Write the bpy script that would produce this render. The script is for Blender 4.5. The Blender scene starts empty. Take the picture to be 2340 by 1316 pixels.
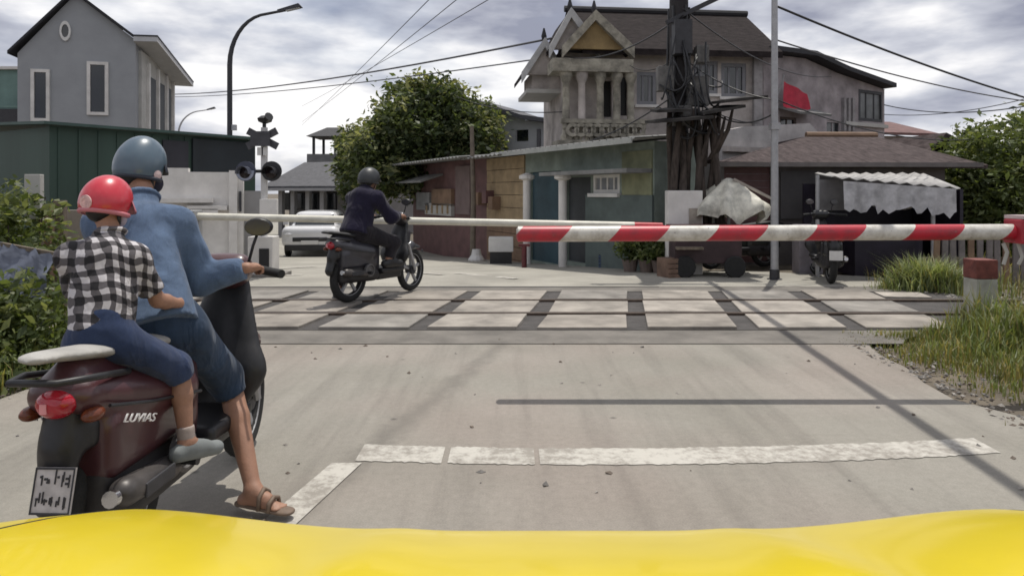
import bpy, bmesh, math, random
import numpy as np
from mathutils import Vector, Matrix

# ------------------------------------------------------------------ camera, sky, sun, exposure
SC = bpy.context.scene
COL = SC.collection
F, CX, HY, H = 1600.0, 1170.0, 440.0, 1.3       # focal length in photo pixels, principal column, horizon row, lens height
R = math.radians
cam_data = bpy.data.cameras.new('camera')
cam_data.sensor_width = 36.0
cam_data.lens = 36.0 * F / 2340.0
cam_data.shift_y = -(658.0 - HY) / 2340.0
cam_data.clip_start = 0.05
cam_data.clip_end = 2000.0
cam = bpy.data.objects.new('camera', cam_data)
COL.objects.link(cam)
cam.location = (0, 0, H)
cam.rotation_euler = (R(90), 0, 0)
SC.camera = cam

SUN_EL, SUN_AZ = 74.0, 25.0                      # azimuth measured from +Y towards +X
world = bpy.data.worlds.new('World')
SC.world = world
world.use_nodes = True
wn = world.node_tree.nodes
wl = world.node_tree.links
wn.clear()
w_out = wn.new('ShaderNodeOutputWorld')
w_bg = wn.new('ShaderNodeBackground')
w_bg.inputs['Strength'].default_value = 0.12
w_sky = wn.new('ShaderNodeTexSky')
w_sky.sky_type = 'NISHITA'
w_sky.sun_disc = False
w_sky.sun_elevation = R(SUN_EL)
w_sky.sun_rotation = R(SUN_AZ)
w_sky.dust_density = 3.0
w_tc = wn.new('ShaderNodeTexCoord')
w_map = wn.new('ShaderNodeMapping')
w_map.inputs['Scale'].default_value = (1.0, 1.0, 3.2)
w_map.inputs['Location'].default_value = (0.37, 0.1, 0.2)
w_n1 = wn.new('ShaderNodeTexNoise')
w_n1.inputs['Scale'].default_value = 2.6
w_n1.inputs['Detail'].default_value = 7.0
w_n1.inputs['Roughness'].default_value = 0.55
w_n1.inputs['Distortion'].default_value = 0.4
w_r1 = wn.new('ShaderNodeValToRGB')              # how much cloud covers the blue
w_r1.color_ramp.elements[0].position = 0.30
w_r1.color_ramp.elements[0].color = (0.72, 0.72, 0.72, 1)
w_r1.color_ramp.elements[1].position = 0.52
w_r1.color_ramp.elements[1].color = (1, 1, 1, 1)
w_n2 = wn.new('ShaderNodeTexNoise')
w_n2.inputs['Scale'].default_value = 4.2
w_n2.inputs['Detail'].default_value = 6.0
w_n2.inputs['Roughness'].default_value = 0.5
w_r2 = wn.new('ShaderNodeValToRGB')              # grey bellies to bright tops of the clouds
w_r2.color_ramp.elements[0].position = 0.38
w_r2.color_ramp.elements[0].color = (2.5, 2.65, 3.35, 1)
w_r2.color_ramp.elements[1].position = 0.61
w_r2.color_ramp.elements[1].color = (8.2, 8.1, 8.1, 1)
w_mid = w_r2.color_ramp.elements.new(0.5)
w_mid.color = (4.8, 4.95, 5.5, 1)
w_mix = wn.new('ShaderNodeMixRGB')
wl.new(w_tc.outputs['Generated'], w_map.inputs['Vector'])
wl.new(w_map.outputs['Vector'], w_n1.inputs['Vector'])
wl.new(w_map.outputs['Vector'], w_n2.inputs['Vector'])
wl.new(w_n1.outputs['Fac'], w_r1.inputs['Fac'])
wl.new(w_n2.outputs['Fac'], w_r2.inputs['Fac'])
wl.new(w_r1.outputs['Color'], w_mix.inputs['Fac'])
wl.new(w_sky.outputs['Color'], w_mix.inputs['Color1'])
wl.new(w_r2.outputs['Color'], w_mix.inputs['Color2'])
wl.new(w_mix.outputs['Color'], w_bg.inputs['Color'])
wl.new(w_bg.outputs['Background'], w_out.inputs['Surface'])

sun_data = bpy.data.lights.new('sun', 'SUN')
sun_data.energy = 3.4
sun_data.angle = R(0.5)
sun_data.color = (1.0, 0.955, 0.88)
sun = bpy.data.objects.new('sun', sun_data)
COL.objects.link(sun)
sun.location = (0, 0, 30)
_sd = Vector((math.sin(R(SUN_AZ)) * math.cos(R(SUN_EL)), math.cos(R(SUN_AZ)) * math.cos(R(SUN_EL)), math.sin(R(SUN_EL))))
sun.rotation_euler = _sd.to_track_quat('Z', 'Y').to_euler()

SC.view_settings.view_transform = 'Standard'
SC.view_settings.look = 'None'
SC.view_settings.exposure = 0.12
SC.view_settings.gamma = 1.0
SC.cycles.filter_width = 1.65          # the soft optics of a small camera

random.seed(7)
RNG = np.random.default_rng(11)


# ------------------------------------------------------------------ helpers
def at(px, py, d):
    return Vector(((px - CX) / F * d, d, H - (py - HY) / F * d))


def gz(x, y):
    """height of the land: the far road drops away behind the railway hump"""
    t = min(max((y - 10.8) / 10.0, 0.0), 1.0)
    fx = min(max((4.5 - x) / 3.0, 0.0), 1.0)
    return -0.6 * t * fx


MATS = {}


def mat(name, col, rough=0.7, var=0.12, scale=6.0, bump=0.0, bscale=60.0, metal=0.0, coat=0.0, stretch=None, col2=None, spec=None, emit=None):
    """procedural material: base colour broken up by two noises, fine relief from a third"""
    if name in MATS:
        return MATS[name]
    m = bpy.data.materials.new(name)
    m.use_nodes = True
    nt = m.node_tree
    b = nt.nodes['Principled BSDF']
    b.inputs['Roughness'].default_value = rough
    b.inputs['Metallic'].default_value = metal
    if coat:
        b.inputs['Coat Weight'].default_value = coat
        b.inputs['Coat Roughness'].default_value = 0.08
    if spec is not None:
        b.inputs['Specular IOR Level'].default_value = spec
    tc = nt.nodes.new('ShaderNodeTexCoord')
    mp = nt.nodes.new('ShaderNodeMapping')
    if stretch:
        mp.inputs['Scale'].default_value = stretch
    nt.links.new(tc.outputs['Object'], mp.inputs['Vector'])
    n = nt.nodes.new('ShaderNodeTexNoise')
    n.inputs['Scale'].default_value = scale
    n.inputs['Detail'].default_value = 8.0
    n.inputs['Roughness'].default_value = 0.62
    nt.links.new(mp.outputs['Vector'], n.inputs['Vector'])
    rp = nt.nodes.new('ShaderNodeValToRGB')
    c2 = col2 if col2 else tuple(min(c * (1 + var), 1.0) for c in col)
    c1 = tuple(c * (1 - var) for c in col)
    rp.color_ramp.elements[0].position = 0.34
    rp.color_ramp.elements[0].color = (*c1, 1)
    rp.color_ramp.elements[1].position = 0.68
    rp.color_ramp.elements[1].color = (*c2, 1)
    nt.links.new(n.outputs['Fac'], rp.inputs['Fac'])
    nt.links.new(rp.outputs['Color'], b.inputs['Base Color'])
    if bump:
        bn = nt.nodes.new('ShaderNodeTexNoise')
        bn.inputs['Scale'].default_value = bscale
        bn.inputs['Detail'].default_value = 4.0
        nt.links.new(mp.outputs['Vector'], bn.inputs['Vector'])
        bp = nt.nodes.new('ShaderNodeBump')
        bp.inputs['Strength'].default_value = bump
        bp.inputs['Distance'].default_value = 0.01
        nt.links.new(bn.outputs['Fac'], bp.inputs['Height'])
        nt.links.new(bp.outputs['Normal'], b.inputs['Normal'])
    MATS[name] = m
    return m


def new_nodes(name, rough=0.7):
    m = bpy.data.materials.new(name)
    m.use_nodes = True
    nt = m.node_tree
    b = nt.nodes['Principled BSDF']
    b.inputs['Roughness'].default_value = rough
    tc = nt.nodes.new('ShaderNodeTexCoord')
    MATS[name] = m
    return m, nt, b, tc


def math_node(nt, op, a, b=None):
    n = nt.nodes.new('ShaderNodeMath')
    n.operation = op
    for i, v in enumerate((a, b)):
        if v is None:
            continue
        if isinstance(v, (int, float)):
            n.inputs[i].default_value = v
        else:
            nt.links.new(v, n.inputs[i])
    return n.outputs[0]


def mix_node(nt, fac, c1, c2, mode='MIX'):
    n = nt.nodes.new('ShaderNodeMixRGB')
    n.blend_type = mode
    for i, v in enumerate((fac, c1, c2)):
        if isinstance(v, (int, float)):
            n.inputs[i].default_value = v
        elif isinstance(v, tuple):
            n.inputs[i].default_value = (*v, 1)
        else:
            nt.links.new(v, n.inputs[i])
    return n.outputs[0]


def noise_node(nt, vec, scale, detail=6.0, rough=0.6, dist=0.0):
    n = nt.nodes.new('ShaderNodeTexNoise')
    n.inputs['Scale'].default_value = scale
    n.inputs['Detail'].default_value = detail
    n.inputs['Roughness'].default_value = rough
    n.inputs['Distortion'].default_value = dist
    nt.links.new(vec, n.inputs['Vector'])
    return n.outputs['Fac']


def ramp_node(nt, fac, p0, p1, c0=(0, 0, 0), c1=(1, 1, 1)):
    n = nt.nodes.new('ShaderNodeValToRGB')
    n.color_ramp.elements[0].position = p0
    n.color_ramp.elements[1].position = p1
    n.color_ramp.elements[0].color = (*c0, 1)
    n.color_ramp.elements[1].color = (*c1, 1)
    nt.links.new(fac, n.inputs['Fac'])
    return n.outputs['Color']


def map_node(nt, vec, scale=(1, 1, 1), rot=(0, 0, 0)):
    n = nt.nodes.new('ShaderNodeMapping')
    n.inputs['Scale'].default_value = scale
    n.inputs['Rotation'].default_value = rot
    nt.links.new(vec, n.inputs['Vector'])
    return n.outputs['Vector']


def leaf_mat(name, col, var=0.3, trans=0.42):
    """leaf surface: glossy front with some sunlight passing through"""
    m = mat(name, col, 0.5, var, 3.0)
    nt = m.node_tree
    b = nt.nodes['Principled BSDF']
    out = nt.nodes['Material Output']
    src = b.inputs['Base Color'].links[0].from_socket
    tr = nt.nodes.new('ShaderNodeBsdfTranslucent')
    nt.links.new(mix_node(nt, 1.0, src, (1.35, 1.3, 0.7), 'MULTIPLY'), tr.inputs['Color'])
    mx = nt.nodes.new('ShaderNodeMixShader')
    mx.inputs[0].default_value = trans
    nt.links.new(b.outputs[0], mx.inputs[1])
    nt.links.new(tr.outputs[0], mx.inputs[2])
    nt.links.new(mx.outputs[0], out.inputs['Surface'])
    return m


def cloth_mat(name, col, var=0.25, fold=0.6, fscale=5.0, stretch=(1.0, 1.0, 0.55)):
    """woven cloth: soft folds, fine weave and faded patches"""
    m, nt, b, tc = new_nodes(name, 0.95)
    v = tc.outputs['Object']
    b.inputs['Specular IOR Level'].default_value = 0.15
    b.inputs['Sheen Weight'].default_value = 0.12
    big = noise_node(nt, v, 5.0, 6, 0.65)
    c = ramp_node(nt, big, 0.32, 0.70, tuple(x * (1 - var) for x in col), tuple(min(1, x * (1 + var)) for x in col))
    fd_ = noise_node(nt, map_node(nt, v, stretch, (0.3, 0.5, 0.2)), fscale, 3, 0.45, 1.6)
    fd2 = noise_node(nt, map_node(nt, v, stretch, (0.1, -0.6, 0.4)), fscale * 2.3, 2, 0.4, 1.2)
    wv = noise_node(nt, v, 330.0, 2, 0.5)
    c = mix_node(nt, 0.35, c, ramp_node(nt, wv, 0.3, 0.7, (0.6, 0.6, 0.6), (1.35, 1.35, 1.35)), 'MULTIPLY')
    nt.links.new(c, b.inputs['Base Color'])
    hgt = math_node(nt, 'ADD', fd_, math_node(nt, 'MULTIPLY', fd2, 0.3))
    bp = nt.nodes.new('ShaderNodeBump')
    bp.inputs['Strength'].default_value = fold
    bp.inputs['Distance'].default_value = 0.05
    nt.links.new(hgt, bp.inputs['Height'])
    nt.links.new(bp.outputs['Normal'], b.inputs['Normal'])
    return m


class MB:
    """collects shapes into one mesh"""

    def __init__(s):
        s.v, s.f, s.mi, s.cur = [], [], [], 0

    def add(s, vs, fs):
        o = len(s.v)
        s.v += [tuple(v) for v in vs]
        for f in fs:
            s.f.append([i + o for i in f])
            s.mi.append(s.cur)
        return s

    def quad(s, a, b, c, d):
        return s.add([a, b, c, d], [(0, 1, 2, 3)])

    def box(s, x0, x1, y0, y1, z0, z1, M=None):
        vs = [Vector(p) for p in ((x0, y0, z0), (x1, y0, z0), (x1, y1, z0), (x0, y1, z0), (x0, y0, z1), (x1, y0, z1), (x1, y1, z1), (x0, y1, z1))]
        if M is not None:
            vs = [M @ v for v in vs]
        return s.add(vs, [(0, 3, 2, 1), (4, 5, 6, 7), (0, 1, 5, 4), (1, 2, 6, 5), (2, 3, 7, 6), (3, 0, 4, 7)])

    def cbox(s, c, h, M=None):
        return s.box(c[0] - h[0], c[0] + h[0], c[1] - h[1], c[1] + h[1], c[2] - h[2], c[2] + h[2], M)

    def tube(s, pts, r, n=8, caps=True):
        pts = [Vector(p) for p in pts]
        rs = r if isinstance(r, (list, tuple)) else [r] * len(pts)
        vs, fs = [], []
        up = None
        for i, p in enumerate(pts):
            a = pts[max(i - 1, 0)]
            b = pts[min(i + 1, len(pts) - 1)]
            t = (b - a).normalized()
            if up is None:
                up = Vector((0, 0, 1)) if abs(t.z) < 0.9 else Vector((1, 0, 0))
            e1 = t.cross(up).normalized()
            e2 = e1.cross(t).normalized()
            up = e2
            for k in range(n):
                w = 2 * math.pi * k / n
                vs.append(p + (e1 * math.cos(w) + e2 * math.sin(w)) * rs[i])
        for i in range(len(pts) - 1):
            for k in range(n):
                k2 = (k + 1) % n
                fs.append((i * n + k, i * n + k2, (i + 1) * n + k2, (i + 1) * n + k))
        if caps:
            fs.append(tuple(range(n - 1, -1, -1)))
            fs.append(tuple((len(pts) - 1) * n + k for k in range(n)))
        return s.add(vs, fs)

    def bar(s, a, b, w, h, up=(0, 0, 1)):
        a, b = Vector(a), Vector(b)
        t = (b - a).normalized()
        upv = Vector(up)
        if abs(t.dot(upv)) > 0.95:
            upv = Vector((0, 1, 0))
        e1 = t.cross(upv).normalized() * w / 2
        e2 = e1.cross(t).normalized() * h / 2
        vs = [a - e1 - e2, a + e1 - e2, a + e1 + e2, a - e1 + e2, b - e1 - e2, b + e1 - e2, b + e1 + e2, b - e1 + e2]
        return s.add(vs, [(0, 3, 2, 1), (4, 5, 6, 7), (0, 1, 5, 4), (1, 2, 6, 5), (2, 3, 7, 6), (3, 0, 4, 7)])

    def lathe(s, prof, n=20, M=None, closed=False):
        """profile [(radius, height)] spun about local z"""
        vs, fs = [], []
        for r, z in prof:
            for k in range(n):
                w = 2 * math.pi * k / n
                v = Vector((r * math.cos(w), r * math.sin(w), z))
                vs.append(M @ v if M is not None else v)
        for i in range(len(prof) - 1):
            for k in range(n):
                k2 = (k + 1) % n
                fs.append((i * n + k, i * n + k2, (i + 1) * n + k2, (i + 1) * n + k))
        if closed:
            i = len(prof) - 1
            for k in range(n):
                k2 = (k + 1) % n
                fs.append((i * n + k, i * n + k2, k2, k))
        else:
            fs.append(tuple(range(n - 1, -1, -1)))
            fs.append(tuple((len(prof) - 1) * n + k for k in range(n)))
        return s.add(vs, fs)

    def prism(s, poly, d0, d1, axis='y'):
        """polygon in the plane across axis, extruded from d0 to d1"""
        def P(a, b, d):
            return {'y': (a, d, b), 'x': (d, a, b), 'z': (a, b, d)}[axis]
        n = len(poly)
        vs = [P(a, b, d0) for a, b in poly] + [P(a, b, d1) for a, b in poly]
        fs = [tuple(range(n)), tuple(range(2 * n - 1, n - 1, -1))]
        fs += [(i, i + n, (i + 1) % n + n, (i + 1) % n) for i in range(n)]
        return s.add(vs, fs)

    def slab(s, pts, t):
        """a quad or polygon sheet given thickness t downwards along its normal"""
        pts = [Vector(p) for p in pts]
        nrm = (pts[1] - pts[0]).cross(pts[2] - pts[0]).normalized() * t
        n = len(pts)
        vs = pts + [p - nrm for p in pts]
        fs = [tuple(range(n)), tuple(range(2 * n - 1, n - 1, -1))] + [(i, i + n, (i + 1) % n + n, (i + 1) % n) for i in range(n)]
        return s.add(vs, fs)

    def wall(s, L, z0, z1, t, openings, y=0.0):
        """wall on the plane y with thickness t, pierced by openings (x0, x1, z0, z1)"""
        xs = sorted({0.0, L, *[o[0] for o in openings], *[o[1] for o in openings]})
        zs = sorted({z0, z1, *[o[2] for o in openings], *[o[3] for o in openings]})

        def hole(x, z):
            return any(o[0] < x < o[1] and o[2] < z < o[3] for o in openings)
        for i in range(len(xs) - 1):
            for j in range(len(zs) - 1):
                a, b, c, d = xs[i], xs[i + 1], zs[j], zs[j + 1]
                if hole((a + b) / 2, (c + d) / 2):
                    continue
                s.quad((a, y, c), (b, y, c), (b, y, d), (a, y, d))
                s.quad((b, y + t, c), (a, y + t, c), (a, y + t, d), (b, y + t, d))
        for a, b, c, d in openings:
            s.quad((a, y, c), (a, y + t, c), (b, y + t, c), (b, y, c))
            s.quad((a, y, d), (b, y, d), (b, y + t, d), (a, y + t, d))
            s.quad((a, y, c), (a, y, d), (a, y + t, d), (a, y + t, c))
            s.quad((b, y, c), (b, y + t, c), (b, y + t, d), (b, y, d))
        s.quad((0, y, z1), (L, y, z1), (L, y + t, z1), (0, y + t, z1))
        s.quad((0, y, z0), (0, y, z1), (0, y + t, z1), (0, y + t, z0))
        s.quad((L, y, z0), (L, y + t, z0), (L, y + t, z1), (L, y, z1))
        return s

    def build(s, name, mats, parent=None, smooth=False, bevel=0.0):
        me = bpy.data.meshes.new(name)
        me.from_pydata(s.v, [], s.f)
        for m in (mats if isinstance(mats, (list, tuple)) else [mats]):
            me.materials.append(m)
        if any(s.mi):
            me.polygons.foreach_set('material_index', s.mi)
        bm = bmesh.new()
        bm.from_mesh(me)
        bmesh.ops.recalc_face_normals(bm, faces=bm.faces)
        if bevel:
            bmesh.ops.bevel(bm, geom=[e for e in bm.edges if len(e.link_faces) == 2 and e.calc_face_angle(0) > 0.6], offset=bevel, segments=2, affect='EDGES', profile=0.6)
        bm.to_mesh(me)
        bm.free()
        if smooth:
            me.polygons.foreach_set('use_smooth', [True] * len(me.polygons))
            if smooth != 'all':
                try:
                    me.set_sharp_from_angle(angle=R(40))
                except Exception:
                    pass
        o = bpy.data.objects.new(name, me)
        COL.objects.link(o)
        o.parent = parent
        return o


def tag(o, label=None, cat=None, group=None, kind=None):
    for k, v in (('label', label), ('category', cat), ('group', group), ('kind', kind)):
        if v:
            o[k] = v
    return o


def empty(name, loc=(0, 0, 0), rz=0.0):
    o = bpy.data.objects.new(name, None)
    o.empty_display_size = 0.2
    COL.objects.link(o)
    o.location = loc
    o.rotation_euler = (0, 0, rz)
    return o


def text_mesh(name, body, size, m, parent, M, shear=0.0, extrude=0.002):
    cu = bpy.data.curves.new(name, 'FONT')
    cu.body = body
    cu.size = size
    cu.shear = shear
    cu.extrude = extrude
    cu.align_x = 'CENTER'
    cu.align_y = 'CENTER'
    tmp = bpy.data.objects.new('lettering_curve', cu)
    COL.objects.link(tmp)
    dg = bpy.context.evaluated_depsgraph_get()
    me = bpy.data.meshes.new_from_object(tmp.evaluated_get(dg))
    bpy.data.objects.remove(tmp)
    bpy.data.curves.remove(cu)
    me.transform(M)
    me.materials.clear()
    me.materials.append(m)
    o = bpy.data.objects.new(name, me)
    COL.objects.link(o)
    o.parent = parent
    return o


# --- implicit surfaces: smooth unions of tapered capsules, ellipsoids and rounded boxes, meshed by surface nets
def cap(a, b, ra, rb=None, k=0.02, flat=None, cut=0, op=0):
    return dict(t='c', a=np.array(a, float), b=np.array(b, float), ra=ra, rb=ra if rb is None else rb, k=k, flat=flat, cut=cut, op=op)


def ell(c, r, rot=None, k=0.02, op=0):
    return dict(t='e', c=np.array(c, float), r=np.array(r, float), R=rot, k=k, op=op)


def rbox(c, h, rd=0.02, rot=None, k=0.02, op=0, taper=0.0):
    return dict(t='b', c=np.array(c, float), h=np.array(h, float), rd=rd, R=rot, k=k, op=op)


def basis(fwd, up=(0, 0, 1)):
    f = np.array(fwd, float)
    f /= np.linalg.norm(f)
    u = np.array(up, float)
    u = u - f * u.dot(f)
    u /= np.linalg.norm(u)
    r = np.cross(f, u)
    return np.array([r, f, u])          # rows: right, forward, up


def p_bounds(p):
    if p['t'] == 'c':
        m = max(p['ra'], p['rb'])
        if p['flat'] is not None:
            m = m / min(1.0, p['flat'][1])
        return np.minimum(p['a'], p['b']) - m, np.maximum(p['a'], p['b']) + m
    e = np.max(p['r']) if p['t'] == 'e' else np.linalg.norm(p['h']) + p['rd']
    if p['t'] == 'b' and p['R'] is None:
        e = p['h'] + p['rd']
    return p['c'] - e, p['c'] + e


def p_eval(p, P):
    if p['t'] == 'c':
        ba = p['b'] - p['a']
        L2 = ba.dot(ba) + 1e-12
        pa = P - p['a']
        tt = pa @ ba / L2
        t = np.clip(tt, 0, 1)
        q = pa - t[..., None] * ba
        if p['flat'] is not None:
            n, sc = np.array(p['flat'][0], float), p['flat'][1]
            n = n / np.linalg.norm(n)
            q = q + (q @ n)[..., None] * n * (sc - 1)
        d = np.sqrt((q * q).sum(-1)) - (p['ra'] + (p['rb'] - p['ra']) * t)
        L = math.sqrt(L2)
        if p['cut'] & 1:
            d = np.maximum(d, (tt - 1) * L)
        if p['cut'] & 2:
            d = np.maximum(d, -tt * L)
        return d
    q = P - p['c']
    if p['R'] is not None:
        q = q @ p['R'].T
    if p['t'] == 'e':
        k0 = np.sqrt(((q / p['r']) ** 2).sum(-1)) + 1e-9
        k1 = np.sqrt(((q / p['r'] ** 2) ** 2).sum(-1)) + 1e-9
        return k0 * (k0 - 1) / k1
    w = np.abs(q) - (p['h'] - p['rd'])
    return np.sqrt((np.maximum(w, 0) ** 2).sum(-1)) + np.minimum(w.max(-1), 0) - p['rd']


def blob(name, prims, vox, mats, parent=None, wrinkle=0.0, wfreq=22.0, matfn=None, smooth_it=1, seed=1):
    los, his = zip(*[p_bounds(p) for p in prims if p['op'] == 0])
    lo = np.min(los, 0) - 3 * vox
    hi = np.max(his, 0) + 3 * vox
    n = np.ceil((hi - lo) / vox).astype(int) + 1
    ax = [lo[i] + np.arange(n[i]) * vox for i in range(3)]
    D = np.full(n, 0.2)
    for p in prims:
        a, b = p_bounds(p)
        m = 2.5 * p['k'] + 3 * vox
        i0 = np.clip(((a - m - lo) / vox).astype(int), 0, n - 1)
        i1 = np.clip(((b + m - lo) / vox).astype(int) + 2, 1, n)
        sl = tuple(slice(i0[i], i1[i]) for i in range(3))
        P = np.stack(np.meshgrid(ax[0][sl[0]], ax[1][sl[1]], ax[2][sl[2]], indexing='ij'), -1)
        d = p_eval(p, P)
        E = D[sl]
        k = max(p['k'], 1e-4)
        if p['op'] == 0:
            h = np.clip(0.5 + 0.5 * (E - d) / k, 0, 1)
            D[sl] = E * (1 - h) + d * h - k * h * (1 - h)
        else:
            d = -d
            h = np.clip(0.5 - 0.5 * (E - d) / k, 0, 1)
            D[sl] = E * (1 - h) + d * h + k * h * (1 - h)
    G = np.stack(np.meshgrid(*ax, indexing='ij'), -1)
    if wrinkle:
        rg = np.random.default_rng(seed)
        near = np.abs(D) < 6 * vox
        Pn = G[near]
        w = np.zeros(len(Pn))
        for i in range(9):
            kv = rg.normal(size=3)
            kv = kv / np.linalg.norm(kv) * wfreq * (0.6 + 1.3 * rg.random())
            w += np.sin(Pn @ kv + rg.random() * 6.28 + 1.7 * np.sin(Pn @ rg.normal(size=3) * 7))
        D[near] += wrinkle * w / 3.0
    shp = n - 1
    acc = np.zeros((*shp, 3))
    cnt = np.zeros(shp)
    quads = []
    idx = None
    edges = []
    for a in range(3):
        b, c = (a + 1) % 3, (a + 2) % 3
        s0 = [slice(None)] * 3
        s1 = [slice(None)] * 3
        s0[a] = slice(0, -1)
        s1[a] = slice(1, None)
        d0, d1 = D[tuple(s0)], D[tuple(s1)]
        cr = (d0 < 0) != (d1 < 0)
        t = np.where(cr, d0 / np.where(cr, d0 - d1, 1), 0)
        pos = G[tuple(s0)].copy()
        pos[..., a] += t * vox
        pos *= cr[..., None]
        for ob in (0, 1):
            for oc in (0, 1):
                s = [slice(None)] * 3
                s[b] = slice(ob, ob + shp[b])
                s[c] = slice(oc, oc + shp[c])
                acc += pos[tuple(s)]
                cnt += cr[tuple(s)]
        edges.append((a, b, c, cr, d0 < 0))
    act = cnt > 0
    idx = np.full(shp, -1)
    idx[act] = np.arange(act.sum())
    V = acc[act] / cnt[act][:, None]
    for a, b, c, cr, ins in edges:
        I = np.argwhere(cr)
        I = I[(I[:, b] > 0) & (I[:, c] > 0) & (I[:, b] < shp[b]) & (I[:, c] < shp[c])]
        cells = []
        for ob, oc in ((1, 1), (0, 1), (0, 0), (1, 0)):
            J = I.copy()
            J[:, b] -= ob
            J[:, c] -= oc
            cells.append(idx[J[:, 0], J[:, 1], J[:, 2]])
        Q = np.stack(cells, 1)
        flip = ~ins[I[:, 0], I[:, 1], I[:, 2]]
        Q[flip] = Q[flip][:, ::-1]
        quads.append(Q)
    Q = np.concatenate(quads)
    for _ in range(smooth_it):
        sm = np.zeros_like(V)
        ct = np.zeros(len(V))
        for i in range(4):
            j = (i + 1) % 4
            np.add.at(sm, Q[:, i], V[Q[:, j]])
            np.add.at(sm, Q[:, j], V[Q[:, i]])
            np.add.at(ct, Q[:, i], 1)
            np.add.at(ct, Q[:, j], 1)
        V = V * 0.5 + sm / np.maximum(ct, 1)[:, None] * 0.5
    me = bpy.data.meshes.new(name)
    me.vertices.add(len(V))
    me.vertices.foreach_set('co', V.astype(np.float32).ravel())
    me.loops.add(Q.size)
    me.loops.foreach_set('vertex_index', Q.astype(np.int32).ravel())
    me.polygons.add(len(Q))
    me.polygons.foreach_set('loop_start', np.arange(0, Q.size, 4, dtype=np.int32))
    me.polygons.foreach_set('use_smooth', np.ones(len(Q), bool))
    for m in (mats if isinstance(mats, (list, tuple)) else [mats]):
        me.materials.append(m)
    if matfn is not None:
        me.polygons.foreach_set('material_index', matfn(V[Q].mean(1)).astype(np.int32))
    me.update()
    me.validate()
    o = bpy.data.objects.new(name, me)
    COL.objects.link(o)
    o.parent = parent
    return o


class Fac:
    """the local frame of a facade: x along it, y into the building, z up; turns photo pixels into that frame"""

    def __init__(s, A, B):
        s.A = Vector((A[0], A[1]))
        d = Vector((B[0] - A[0], B[1] - A[1]))
        s.L = d.length
        s.u = d.normalized()
        s.n = Vector((-s.u.y, s.u.x))
        s.rz = math.atan2(s.u.y, s.u.x)

    def root(s, name, z=0.0):
        return empty(name, (s.A.x, s.A.y, z), s.rz)

    def hit(s, px, py, off=0.0):
        k = (px - CX) / F
        o = s.A + s.n * off
        t = (k * o.y - o.x) / (s.u.x - k * s.u.y)
        d = o.y + s.u.y * t
        return t, H - (py - HY) / F * d

    def rect(s, px0, px1, py0, py1, off=0.0):
        pm = (py0 + py1) / 2
        a, b = s.hit(px0, pm, off)[0], s.hit(px1, pm, off)[0]
        xm = (px0 + px1) / 2
        return a, b, s.hit(xm, py1, off)[1], s.hit(xm, py0, off)[1]


def window(fr, r, root, frame, glass, fw=0.05, bars=0, y=0.0, name='window', sill=None, depth=0.06):
    """window part (frame) with a pane and an optional sill as sub-parts"""
    a, b, c, d = r
    m = MB()
    m.box(a, a + fw, y - depth, y + 0.03, c, d)
    m.box(b - fw, b, y - depth, y + 0.03, c, d)
    m.box(a + fw, b - fw, y - depth, y + 0.03, d - fw, d)
    m.box(a + fw, b - fw, y - depth, y + 0.03, c, c + fw)
    for i in range(bars):
        x = a + (b - a) * (i + 1) / (bars + 1)
        m.box(x - fw * 0.3, x + fw * 0.3, y - depth * 0.6, y + 0.02, c + fw, d - fw)
    o = m.build(name, frame, root)
    MB().box(a + fw * 0.5, b - fw * 0.5, y - 0.02, y + 0.012, c + fw * 0.5, d - fw * 0.5).build('pane', glass, o)
    if sill:
        MB().box(a - 0.06, b + 0.06, y - 0.16, y + 0.01, c - 0.07, c - 0.002).build('sill', sill, o)
    return o


def sheet_corr(p00, p10, p01, p11, n, amp, name, m, parent):
    """corrugated sheet between four corners: ribs run from the first edge to the second"""
    p00, p10, p01, p11 = (Vector(p) for p in (p00, p10, p01, p11))
    nrm = (p10 - p00).cross(p01 - p00).normalized()
    if nrm.z < 0:
        nrm = -nrm
    b = MB()
    vs, fs = [], []
    N = n * 4
    for i in range(N + 1):
        t = i / N
        o = nrm * amp * math.sin(t * n * 2 * math.pi)
        vs += [p00.lerp(p10, t) + o, p01.lerp(p11, t) + o, p00.lerp(p10, t) + o - nrm * 0.012, p01.lerp(p11, t) + o - nrm * 0.012]
    for i in range(N):
        a = i * 4
        c = a + 4
        fs += [(a, c, c + 1, a + 1), (a + 2, a + 3, c + 3, c + 2), (a, a + 2, c + 2, c), (a + 1, c + 1, c + 3, a + 3)]
    b.add(vs, fs)
    return b.build(name, m, parent, smooth='all')


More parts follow.
